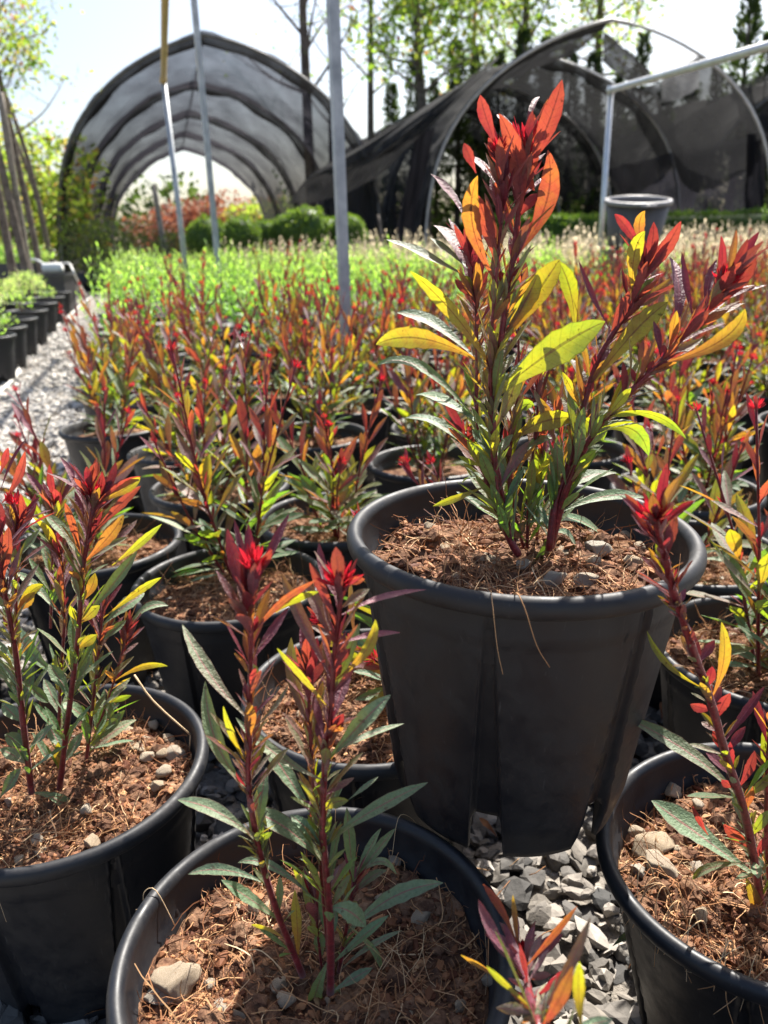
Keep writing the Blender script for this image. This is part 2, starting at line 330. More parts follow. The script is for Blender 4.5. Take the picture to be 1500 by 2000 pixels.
# ---------------------------------------------------------------- pot
PH=.245
def pot_mesh(hi=True,name='pot'):
    A=Acc(); seg=630 if hi else 56; nr=44 if hi else 5; F=7; zt=PH-.0175
    def grv(th,z):
        u=(th*F/(2*math.pi))%1.; d=min(u,1-u)/F*2*math.pi      # angular distance to a groove
        hw=.022+.11*(1-z/zt)**1.2; e=.03
        return max(0,min(1,(hw-d)/e+.5)),d
    vs=[];fs=[]
    for i in range(nr+1):
        for k in range(seg):
            th=2*math.pi*k/seg; g0,_=grv(th,.0); zb=.038*max(0,min(1,g0))
            f=(i/nr); z=zb+(zt-zb)*f
            g,d=grv(th,z); r=.0985+(.1285-.0985)*(z/zt)
            dep=(.0030+.0065*(1-z/zt))*min(1,(zt-z)/.012)
            r-=g*dep
            if z>.2045: r+=.0013*(zt-z)/.02
            if .0<d-.022-.11*(1-z/zt)**1.2-.01<.006: r+=.0011
            if z<.03: r-=.004*(1-z/.03)*(1 if g<.5 else 0)
            vs.append(Vector((r*math.cos(th),r*math.sin(th),z)))
    for i in range(nr):
        for k in range(seg):
            k2=(k+1)%seg; fs.append((i*seg+k,i*seg+k2,(i+1)*seg+k2,(i+1)*seg+k))
    nb=len(vs)  # inner skin of the feet, closing the shell at the bottom
    for i in (0,1):
        for k in range(seg):
            v=vs[k]; q=Vector((v.x,v.y,0)); q=q*(1-.004/q.length); z=v.z if i==0 else .041; vs.append(Vector((q.x,q.y,z)))
    for k in range(seg):
        k2=(k+1)%seg; fs.append((k2,k,nb+k,nb+k2)); fs.append((nb+k2,nb+k,nb+seg+k,nb+seg+k2))
    c=len(vs); vs.append(Vector((0,0,.041)))
    for k in range(seg): fs.append((nb+seg+(k+1)%seg,nb+seg+k,c))
    A.add(vs,fs)
    # lip
    pr=[(.1285,zt-.0005),(.1300,zt+.001)]+[(.1338+.0064*math.cos(a),PH-.0088+ .0084*math.sin(a)) for a in [R(x) for x in (range(-75,196,15) if hi else range(-70,190,52))]]
    pr+=[(.1262,zt-.004),(.1250,zt-.014),(.1232,zt-.016),(.1205,.185)]
    lathe(A,pr,140 if hi else 40)
    me=A.build(name,M['plastic']); d=me.data; bpy.data.objects.remove(me); return d
random.seed(5)
POT_HI=pot_mesh(True); POT_LO=pot_mesh(False)
def linked(name,me,parent,loc=(0,0,0),rot=(0,0,0),sc=1.):
    o=bpy.data.objects.new(name,me); COL.objects.link(o); o.parent=parent; o.location=loc; o.rotation_euler=rot; o.scale=(sc,)*3; return o
def take(o): d=o.data; bpy.data.objects.remove(o); return d
SZ=.205    # soil height in a pot
def soil_h(x,y,sd=0):
    v=Vector((x*22+sd,y*22,sd*.7)); h=noise.fractal(v,.75,2.2,6)*.0105+noise.noise(Vector((x*9+sd,y*9,3)))*.010
    h+=abs(noise.noise(Vector((x*110,y*110,sd))))*.004
    r=math.hypot(x,y); return h+.006*(1-(r/.12)**2)
def soil_mesh(hi,sd,name='soil'):
    A=Acc(); nr,ns=(46,150) if hi else (8,26); vs=[Vector((0,0,SZ+soil_h(0,0,sd)))];fs=[]
    for i in range(1,nr+1):
        r=.1235*i/nr
        for k in range(ns):
            a=2*math.pi*k/ns; x,y=r*math.cos(a),r*math.sin(a); vs.append(Vector((x,y,SZ+soil_h(x,y,sd))))
    for k in range(ns): fs.append((0,1+k,1+(k+1)%ns))
    for i in range(nr-1):
        for k in range(ns):
            k2=(k+1)%ns; a=1+i*ns; fs.append((a+k,a+ns+k,a+ns+k2,a+k2))
    A.add(vs,fs); return take(A.build(name,M['soil']))
def fibre_mesh(nf,nc,sd):
    A=Acc()
    for i in range(nf):
        r=.121*math.sqrt(random.random()); a=random.uniform(0,6.28); x,y=r*math.cos(a),r*math.sin(a)
        if noise.noise(Vector((x*20,y*20,sd+9)))<.02 and random.random()<.85: continue
        L=random.uniform(.008,.04) if random.random()<.85 else random.uniform(.04,.075)
        p=Vector((x,y,SZ+soil_h(x,y,sd)+.001)); az=random.uniform(0,6.28); el=abs(random.gauss(0,.35)); cur=random.gauss(0,1.6); 
        n=6; path=[p]
        for k in range(n):
            az+=cur/n+random.gauss(0,.25); el+=random.gauss(-.03,.25)
            q=path[-1]+Vector((math.cos(az)*math.cos(el),math.sin(az)*math.cos(el),math.sin(el)))*(L/n)
            rr=math.hypot(q.x,q.y)
            if rr>.1215: q.x*=.1215/rr;q.y*=.1215/rr
            g=SZ+soil_h(q.x,q.y,sd)+.0006
            if q.z<g:q.z=g
            path.append(q)
        c=min(1,max(0,random.gauss(.45,.24))); w_=random.choice((.00022,.0003,.0004,.0006))
        tube(A,path,w_,w_*.6,3,c=(c,0,0),caps=False)
    f=take(A.build('coir_fibre',M['coir'],smooth=False)); A=Acc()
    for i in range(nc//9):   # clods of compost
        r=.114*math.sqrt(random.random()); a=random.uniform(0,6.28); x,y=r*math.cos(a),r*math.sin(a); s=random.uniform(.003,.0085); c0=Vector((x,y,SZ+soil_h(x,y,sd)-s*.1)); sdv=random.random()*50
        A.add([c0+Vector((v.x*1.1,v.y,v.z*.7))*s*(1+.6*noise.fractal(v*1.8+Vector((sdv,0,0)),.8,2.2,3)) for v in ICO2[0]],ICO2[1],1)
    for i in range(nc):   # bark crumbs
        r=.119*math.sqrt(random.random()); a=random.uniform(0,6.28); x,y=r*math.cos(a),r*math.sin(a); s=random.uniform(.0008,.0030)*(1.7 if random.random()<.10 else 1)
        stretch=Vector((random.uniform(.6,2.2),random.uniform(.6,1.2),random.uniform(.4,.9))); Mx=Matrix.Rotation(random.uniform(0,6.28),3,'Z')@Matrix.Rotation(random.uniform(-.6,.6),3,'X')
        c0=Vector((x,y,SZ+soil_h(x,y,sd)+s*.25)); vs=[]
        for v in ICO1[0]:
            q=Vector((v.x*stretch.x,v.y*stretch.y,v.z*stretch.z))*s*random.uniform(.75,1.25); vs.append(c0+Mx@q)
        c=min(1,max(0,random.gauss(.16,.2))); A.add(vs,ICO1[1],0,(c,0,0))
    return f,take(A.build('bark_crumb',[M['coir'],M['soil']],smooth=False))
def ico(sub):
    import bmesh
    bm=bmesh.new(); bmesh.ops.create_icosphere(bm,subdivisions=sub,radius=1); bm.verts.ensure_lookup_table()
    r=([v.co.copy() for v in bm.verts],[tuple(v.index for v in f.verts) for f in bm.faces]); bm.free(); return r
ICO1=ico(1); ICO2=ico(2); ICO3=ico(3)
def stone_mesh(sd,ic=ICO3,amp=.35):
    A=Acc(); sc=Vector((1,random.uniform(.7,.95),random.uniform(.55,.8))); vs=[]
    pl=[(Vector((random.gauss(0,1),random.gauss(0,1),random.gauss(0,1))).normalized(),random.uniform(.42,.78)) for _ in range(11)]
    for v in ic[0]:
        q=v.copy()
        for nn,dd in pl:
            e=q.dot(nn)-dd
            if e>0:q-=nn*e*.97
        q*=1+amp*.30*noise.fractal(v*2.2+Vector((sd,0,0)),.9,2,4)
        vs.append(Vector((q.x*sc.x,q.y*sc.y,q.z*sc.z)))
    A.add(vs,ic[1]); return take(A.build('stone',M['stone'],smooth=True))
random.seed(11)
STONES=[stone_mesh(i*3.3) for i in range(7)]
SOIL_HI=[soil_mesh(True,s) for s in (1.,7.)]; SOIL_LO=[soil_mesh(False,s) for s in (2.,5.)]
FIB=[fibre_mesh(1700,2200,s) for s in (1.,7.)]
FIB_LO=fibre_mesh(260,160,2.)
def near_pot(label,loc,rot=(0,0,0),sv=0,nst=12,seed=0,group=None,hi=True,name='potted_shrub'):
    random.seed(seed+900)
    T=empty(name,loc,label,'potted shrub',group)
    linked('pot',POT_HI if hi else POT_LO,T,rot=rot)
    rz=random.uniform(0,6.28); q=(rot[0],rot[1],rz if not (rot[0] or rot[1]) else rot[2])
    if hi:
        so=linked('soil',SOIL_HI[sv],T,rot=q)
        f=linked('coir_fibre',FIB[sv][0],so); f['kind']='stuff'; f=linked('bark_crumb',FIB[sv][1],so); f['kind']='stuff'
    else:
        so=linked('soil',SOIL_LO[sv],T,rot=q); f=linked('coir_fibre',FIB_LO[0],so); f['kind']='stuff'
    for i in range(nst):
        r=.11*math.sqrt(random.random()); a=random.uniform(0,6.28); s=random.uniform(.003,.009)
        x,y=r*math.cos(a),r*math.sin(a); sd=(1.,7.)[sv] if hi else (2.,5.)[sv]
        linked('stone',random.choice(STONES),so,(x,y,SZ+soil_h(x,y,sd)+s*.2),(random.uniform(0,6),random.uniform(-.4,.4),random.uniform(0,6)),s)
    return T,so
def stone_at(so,T,px,py,s,i=0,rot=0.):   # one particular stone resting on a soil
    p=at(px,py,z=T.location.z+SZ+.004); loc=Vector(p)-T.location
    c=Matrix.Rotation(-so.rotation_euler.z,3,'Z')@loc
    linked('stone',STONES[i%7],so,(c.x,c.y,SZ+.006+s*.15),(0,0,rot),s)

# ---------------------------------------------------------------- traced plants (points read off at their real distance)
ZA=dict(a=(680,130,2.885),b=(700,550,2.885),c=(1000,380,3.),d=(330,980,2.679),e=(330,1450,2.679),g=(0,780,4.254),h=(0,850,2.105),i=(850,1150,2.308),j=(1050,850,3.333),p=(0,0,1.))
def zp(k,x,y): ox,oy,s=ZA[k]; return ox+x/s,oy+y/s
def traced(T,stems,leaves,buds,seed,ydef,aux=1.0,md=1.0):
    random.seed(seed); loc=T.location; O=[]
    for st in stems:
        (k,pts,y0,y1,r0,r1)=st; n=len(pts); W=[]
        for i,pt in enumerate(pts):
            kk=k
            if len(pt)==3: kk,pt=pt[0],pt[1:]
            px,py=zp(kk,*pt); W.append(at(px,py,y=y0+(y1-y0)*i/(n-1))-loc)
        path=smooth_path(W,5); AS,AF,AB=Acc(),Acc(),Acc(); tube(AS,path,r0*.8,r1*.8,10,jit=.06)
        O.append([path,AS,AF,AB,0])
        # fine hairs and short axillary leaves
        m=len(path)
        for i in range(int(m*.6*md)):
            t=random.uniform(.05,.97)**1.15; kx=min(m-2,int(t*(m-1))); p=path[kx].lerp(path[kx+1],random.random()); ax=(path[kx+1]-path[kx]).normalized(); l_=random.uniform(.024,.054)*(1.1-.35*t)
            add_leaf_around(AF,p,ax,random.uniform(0,6.28),R(random.uniform(16,48)),l_,l_*random.uniform(.14,.2),min(1,max(0,1.15*t-.1+random.gauss(0,.12))),random.random(),random.uniform(0,.1),True,rg=.2)
        for i in range(int(m*aux*2.2)):
            t=random.uniform(.18,1); kx=min(m-2,int(t*(m-1))); p=path[kx].lerp(path[kx+1],random.random()); ax=(path[kx+1]-path[kx]).normalized()
            l_=random.uniform(.008,.024)*(1 if t<.7 else 1.5); z=(p.z+loc.z)
            add_leaf_around(AF,p,ax,random.uniform(0,6.28),R(random.uniform(8,38)),l_,l_*random.uniform(.13,.22),min(1,.44+.42*t+random.gauss(0,.16)) if t>.35 else random.uniform(.1,.5),random.uniform(.0,1)**1.4,0,True)
    for lf in leaves:
        k,bx,by,tx,ty,w_,red,kd=lf[:8]; via=lf[8] if len(lf)>8 else None
        b0=zp(k,bx,by); t0=zp(k,tx,ty); 
        # attach to the nearest stem point
        best=None
        for oi,O_ in enumerate(O):
            for q in O_[0]:
                wq=q+loc; d=wq-EYE; s=FPX/d.dot(fw); X=750+d.dot(rt)*s; Y=1000-d.dot(up)*s; e=(X-b0[0])**2+(Y-b0[1])**2
                if best is None or e<best[0]: best=(e,oi,wq,X,Y)
        e,oi,wq,X,Y=best; yb=wq.y
        sdy=1 if random.random()<.5 else -1
        if e<45**2: b0=(X,Y)
        L=math.hypot(t0[0]-b0[0],t0[1]-b0[1])/FPX*max(.3,yb)
        if kd=='T': dy=random.uniform(-.25,.15)*L
        else: dy=random.uniform(.2,.75)*L
        P0=at(b0[0],b0[1],y=yb)-loc; P2=at(t0[0],t0[1],y=yb+dy)-loc
        if via: v=zp(k,*via); mx_,my_=(b0[0]+t0[0])/2,(b0[1]+t0[1])/2; C=(mx_+1.25*(v[0]-mx_),my_+1.25*(v[1]-my_))
        else: C=((b0[0]+t0[0])/2+random.gauss(0,2),(b0[1]+t0[1])/2+random.gauss(0,2))
        P1=at(C[0],C[1],y=yb+dy*.55)-loc; P1+=Vector((0,-1,.35))*L*random.uniform(-.22,.2)
        W=w_/ZA[k][2]/FPX*(yb)*1.08
        if kd=='T': nh=Vector((-.25,-1,random.uniform(-.1,.2)))+rv(.12)
        else: nh=Vector((.2,-.6,random.uniform(.9,1.6)))+rv(.15)
        leaf(O[oi][2],P0,P1,P2,W,nh,red,(random.uniform(.75,1) if kd=='T' else random.uniform(.05,.3)),True,.22 if .15<red<.7 else 0.)
    for (k,x,y,r,si,el) in buds:
        path=O[si][0]; px,py=zp(k,x,y); c=at(px,py,y=(path[-1]+loc).y)-loc
        tube(O[si][1],[path[-1],c],.0018,.0015,6)
        bud(O[si][3],c,r,Vector((0,0,1)) if el is None else Vector(el),34)
    for path,AS,AF,AB,_ in O:
        s=AS.build('stem',M['stem'],T)
        if AF.v: AF.build('foliage',M['leaf'],s)
        if AB.v: AB.build('flower_bud',M['bud'],s)
# ================================================================ SETTING
# ground: one sheet to the horizon
A=Acc(); n=24; ext=[-400,-120,-40,-15,-6,-3,-1.5,0,1.5,3,6,15,40,120,400]; ey=[-30,-5,-1,0,1,2,4,7,12,20,35,60,120,300,700]
vs=[Vector((x,y,0)) for y in ey for x in ext]; fs=[]
for j in range(len(ey)-1):
    for i in range(len(ext)-1): a=j*len(ext)+i; fs.append((a,a+1,a+1+len(ext),a+len(ext)))
A.add(vs,fs); g=A.build('ground',M['ground'],smooth=False); g['kind']='structure'
# loose stones of the gravel path and between the pots
def edge_x(y): return -1.12-.295*(y-2.6)      # where the bed of red shrubs begins
def lrow_x(y): return -2.02-.30*(y-4.4)      # front line of the left row of pots
rng=np.random.default_rng(4)
def gravel(name,pts,size,ic,seed,kind='stuff'):
    V0=np.array([tuple(v) for v in ic[0]]); F0=np.array(ic[1]); n=len(pts); k=len(V0)
    r=np.random.default_rng(seed); sc=r.uniform(.55,1.3,(n,1,3))*size*r.uniform(.38,1.3,(n,1,1)); sc[:,:,2]*=.62
    jit=1+r.normal(0,.17,(n,k,1)); v=V0[None]*jit
    for _ in range(5):
        d=r.normal(0,1,(n,3)); d/=np.linalg.norm(d,axis=1,keepdims=True); e=np.einsum('nki,ni->nk',v,d)-r.uniform(.45,.8,(n,1)); v=v-np.maximum(e,0)[...,None]*d[:,None]
    v=v*sc
    a=r.uniform(0,6.28,n); t=r.normal(0,.35,n); ca,sa=np.cos(a),np.sin(a); ct,st=np.cos(t),np.sin(t)
    y=v[...,1]*ct[:,None]-v[...,2]*st[:,None]; z=v[...,1]*st[:,None]+v[...,2]*ct[:,None]; x=v[...,0]
    v=np.stack([x*ca[:,None]-y*sa[:,None],x*sa[:,None]+y*ca[:,None],z],-1)
    v[...,:2]+=pts[:,None,:2]; v[...,2]+=pts[:,None,2]
    F=(F0[None]+(np.arange(n)*k)[:,None,None]).reshape(-1,3)
    me=grow(None,v.reshape(-1,3),F,[M['gravel']],name); o=bpy.data.objects.new(name,me); COL.objects.link(o); o['kind']=kind
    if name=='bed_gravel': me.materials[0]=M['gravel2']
    o['label']='pale grey crushed stone gravel covering the path and the ground between the pots'; o['category']='gravel'; return o
P=[]
while len(P)<15000:
    y=1.2+7.2*rng.random()**1.35; x0=lrow_x(y)-.15; x1=edge_x(y)+.25
    P.append((rng.uniform(x0,x1),y,rng.uniform(-.004,.014)))
gravel('path_gravel',np.array(P),.016,ICO1,1)
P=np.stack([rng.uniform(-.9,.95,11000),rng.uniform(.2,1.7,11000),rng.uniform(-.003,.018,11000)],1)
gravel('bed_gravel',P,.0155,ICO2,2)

A=Acc(); random.seed(91)
for i in range(260):
    x,y=random.uniform(-.6,.8),random.uniform(.3,1.3); a=random.uniform(0,6.28); L=random.uniform(.01,.045); p=Vector((x,y,.022+random.random()*.012)); d=Vector((math.cos(a),math.sin(a),random.uniform(-.1,.2)))*L
    if i%3: tube(A,[p,p+d*.5+rv(.002),p+d],.0008,.0004,3,c=(random.uniform(.1,.9),0,0))
    else: leaf(A,p,p+d*.5+Vector((0,0,.004)),p+d,L*.22,Vector((0,0,1))+rv(.3),0,0,False); A.c[-10:]=[(random.uniform(.1,.6),0,0)]*10
o=A.build('dry_litter',M['coir']); o['kind']='stuff'; tag(o,'dry leaf bits and straw scattered over the gravel between the nearest pots','litter')
# ================================================================ NEAR POTTED SHRUBS
HR=(R(-.5),R(1.3),R(-6)); HERO=Vector((.1097,.583,.4855))-__import__('mathutils').Euler(HR).to_matrix()@Vector((0,0,PH))
T,so=near_pot('tall red and green shrub in the raised black pot standing on other pots',HERO,HR,0,6,1)
for a in ((863,1085,.0105,0),(940,1102,.0125,1),(1103,1088,.013,2),(1160,1080,.0145,3),(1150,1105,.011,4),(1213,1050,.0085,5),(1240,1072,.0075,6),(790,1066,.008,1),(1010,1108,.008,2),(1130,1142,.012,3),(1075,1140,.012,4),(1225,1100,.008,0),(1140,1045,.007,2)):
    stone_at(so,T,a[0],a[1],a[2],a[3],a[0]*.1)
st=[('b',[(905,1545),(840,1420),(780,1200),(762,950),(757,700),(785,480),(820,200),(845,0),('a',930,1080),('a',962,800),('a',985,600),('a',1000,430)],.575,.60,.0040,.0022),
 ('b',[(865,1490),(745,1200),(690,950),(665,700),(670,500),(665,200),('a',725,1350),('a',700,1120),('a',690,1030)],.60,.63,.0026,.0012),
 ('b',[(870,1500),(790,1100),(745,800),(745,480),('a',820,1350),('a',850,1000),('a',870,750),('a',850,480)],.585,.58,.0026,.0012),
 ('b',[(1073,1515),(1110,1260),(1180,1050),(1230,870),(1270,700),('c',490,1000),('c',570,850),('c',680,680),('c',755,500),('c',790,380)],.585,.63,.0040,.0020),
 ('b',[(1085,1500),(1170,1180),('c',420,1500),('c',500,1370),('c',570,1290),('c',700,1150),('c',850,1000),('c',960,880),('c',1100,740),('c',1190,600),('c',1265,480)],.59,.55,.0036,.0017),
 ('b',[(930,1500),(880,1300),(860,1100),(830,900)],.61,.62,.0018,.001),
 ('b',[(1000,1500),(1030,1180),(1040,930)],.63,.64,.0018,.001),
 ('b',[(950,1500),(960,1250),(985,950),(1010,700),(1000,560)],.61,.64,.002,.001),('b',[(850,1430),(780,1250),(690,1050),(600,850)],.60,.62,.0018,.001),('b',[(880,1480),(850,1150),(860,850),(900,620),('a',960,1350),('a',980,1150)],.60,.63,.002,.001),
 ('b',[(1080,1500),(1130,1200),(1150,950),(1120,700)],.60,.63,.0018,.001)]
lv=[('a',1000,640,1205,75,92,.85,'T',(1120,370)),('a',960,930,850,265,95,.8,'T',(995,560)),('a',905,1000,820,585,88,.92,'R',(840,770)),('a',845,1190,730,615,92,.62,'T',(660,860)),
 ('a',830,1160,725,720,80,.78,'T',(790,900)),('a',805,700,695,505,60,.9,'R',(760,570)),('a',720,600,652,432,50,.9,'T'),('a',665,865,465,605,70,.95,'R',(590,700)),('a',815,390,745,160,66,.92,'T',(775,280)),
 ('a',905,600,800,390,32,.95,'R'),('a',830,600,790,400,55,.9,'T'),('a',930,410,840,270,45,.95,'R',(880,300)),('a',950,1080,1125,470,105,.72,'T',(1190,730)),('a',1055,890,1065,715,55,.92,'T'),('a',1010,780,1050,270,55,.8,'T',(1065,560)),
 ('a',990,380,1080,170,30,.9,'R',(1020,230)),('a',1080,300,1150,170,42,.65,'T'),('a',770,1350,480,895,100,.68,'R',(640,1010)),('a',590,1240,215,975,80,.3,'R',(430,1030)),('a',630,1160,460,965,62,.12,'R',(560,1020)),
 ('a',680,1080,565,855,40,.9,'R'),('b',760,520,290,-60,78,.38,'T',(560,130)),('b',620,420,215,175,105,.08,'R',(420,190)),('b',570,460,100,355,112,.42,'T',(330,290)),('b',700,810,105,470,80,.1,'R',(350,400)),
 ('b',720,850,320,640,92,.08,'R',(480,640)),('b',650,960,265,770,88,.04,'R',(430,760)),('b',825,350,1135,-125,130,.42,'T',(1010,60)),('b',830,360,750+260,-40,105,.32,'T',(960,80)),('b',835,330,905,-10,75,.08,'R'),
 ('b',1220,290,1125,-115,85,.3,'T',(1210,30)),('b',800,680,1390,225,175,.24,'T',(1050,400)),('b',830,640,1180,280,55,.15,'R',(960,420)),('b',850,760,990,700,65,.12,'T',(920,680)),('b',790,860,900,480,85,.35,'R',(870,650)),
 ('b',870,930,1240,770,105,.34,'T',(1010,770)),('b',1205,770,1380,895,115,.2,'T',(1330,800)),('b',800,1200,960,900,62,.62,'R',(870,1020)),('b',1030,1275,1460,1080,95,.15,'R',(1200,1090)),('b',1160,1290,1620,1220,75,.12,'R',(1380,1180)),
 ('b',1180,1300,1500,1190,65,.1,'R',(1330,1210)),('b',900,1370,1400,1460,75,.06,'R',(1200,1280)),('b',1070,1410,1230,1510,78,.05,'R',(1180,1400)),('b',1070,1410,945,1715,92,.05,'R',(1010,1520)),('b',740,1130,585,1135,82,.05,'R',(650,1080)),
 ('b',650,1180,420,1265,42,.3,'T',(550,1225)),('b',905,1340,850,1120,90,.1,'R',(850,1250)),('b',1030,1190,1040,930,115,.15,'T',(1000,1050)),('b',880,1000,1090,880,55,.1,'R',(990,890)),('b',740,1010,640,830,70,.1,'R'),
 ('b',800,1180,790,1000,50,.1,'R'),('b',930,1250,1010,1080,60,.1,'R'),('b',1100,1120,1060,960,50,.15,'R'),('b',760,1000,870,860,60,.3,'R'),('b',700,1050,560,980,30,.2,'T'),('b',870,1450,780,1350,40,.2,'R'),('b',900,1480,940,1350,50,.5,'R'),
 ('b',820,1350,860,1180,60,.1,'R'),('b',1160,1180,1250,1080,35,.6,'R'),('b',1000,1200,920,1040,70,.1,'R'),('b',1120,1000,990,610,60,.5,'R',(1040,760)),
 ('c',770,530,990,155,72,.86,'T',(900,330)),('c',680,590,780,215,78,.4,'T',(690,340)),('c',750,480,830,160,60,.92,'T',(815,330)),('c',745,270,780,95,58,.6,'T',(735,170)),('c',690,360,600,115,52,.95,'T',(660,200)),
 ('c',570,850,690,560,60,.82,'T',(640,700)),('c',740,660,830,490,85,.1,'R'),('c',700,710,930,490,60,.55,'R',(800,630)),('c',480,1150,915,630,112,.36,'T',(700,790)),('c',570,780,390,385,42,.95,'R',(470,600)),
 ('c',510,1010,620,900,50,.8,'R'),('c',395,1240,340,960,82,.5,'R',(400,1060)),('c',385,1270,295,1040,45,.42,'T'),('c',930,930,920,365,78,.9,'R',(1000,560)),('c',1035,750,995,335,40,.95,'R',(1015,560)),
 ('c',1120,690,1200,380,52,.95,'R',(1130,540)),('c',1190,590,1225,240,42,.95,'T',(1240,420)),('c',1130,730,1385,300,95,.85,'T',(1360,500)),('c',880,1020,1365,670,95,.5,'T',(1290,870)),('c',750,1060,770,850,62,.7,'T'),
 ('c',620,1200,650,980,38,.88,'T',(660,1100)),('c',600,1330,1020,1430,50,.22,'T',(860,1240)),('c',530,1410,800,1530,90,.18,'T',(720,1320)),('c',850,960,830,740,42,.95,'R'),('c',970,870,1030,800,32,.98,'T'),
 ('c',1050,760,1070,700,35,.98,'T'),('c',880,980,890,880,40,.98,'T'),('c',720,1130,700,1020,30,.98,'T'),('c',770,1060,830,970,34,.95,'T'),('c',480,1080,490,930,36,.95,'T'),('c',500,1200,480,1090,50,.9,'T'),('c',430,1450,500,1220,45,.8,'R'),
 ('c',1250,560,1320,400,40,.95,'T'),('c',700,1300,710,1190,35,.5,'R'),('c',760,470,700,330,30,.9,'R'),('c',690,620,640,420,35,.9,'R'),
 ('a',900,850,880,640,50,.95,'T'),('a',860,900,900,470,55,.9,'R'),('a',985,500,1010,380,40,1,'T'),('a',990,560,1050,700,40,.8,'T'),('a',700,1250,640,1180,45,.3,'T'),('a',720,1300,720,1000,50,.9,'R'),('a',740,1350,780,1150,40,.7,'R'),('a',700,1300,600,1200,45,.8,'T'),('a',880,1260,855,1150,40,.98,'T'),('a',690,1350,650,1190,60,.4,'R')]
traced(T,st,lv,[('a',1003,405,.016,0,(0,.1,1)),('a',690,1010,.010,1,None),('c',1268,470,.012,4,(.3,0,1)),('a',850,440,.008,2,None)],21,.59,aux=.85,md=1.8)

# pot B : front, centre
B=Vector((-.057,.415,-.003))
T,so=near_pot('foreground black pot at bottom centre, two slim red stems, pale stone by its rim',B,(0,0,0),1,10,2)
for a in ((350,1925,.0225,3),(312,1945,.0150,1),(790,1660,.010,2),(825,1800,.0105,4),(770,1690,.008,5),(560,1960,.008,6),(545,1930,.007,0),(800,1980,.009,1),(430,1970,.007,2),(520,1780,.008,3),(955,1920,.008,1)):
    stone_at(so,T,a[0],a[1],a[2],a[3],a[0]*.1)
st=[('e',[(700,1220),(590,950),(530,780),(480,600),(440,400),(420,250),(415,100),('d',422,1250),('d',425,950),('d',430,700),('d',432,560),('d',440,400)],.395,.385,.0030,.0014),
 ('e',[(845,1310),(845,1000),(825,700),(810,560),(805,400),(812,200),(820,0),('d',845,1150),('d',865,800),('d',890,600),('d',897,430)],.385,.39,.0034,.0016),
 ('e',[(890,1200),(940,900),(965,730)],.41,.42,.002,.001),
 ('e',[(850,1250),(800,700),(765,350),(750,100),('d',735,1150),('d',735,1000),('d',742,900)],.40,.41,.0022,.0012),
 ('e',[(800,1200),(775,950),(770,830)],.41,.42,.0014,.0009)]
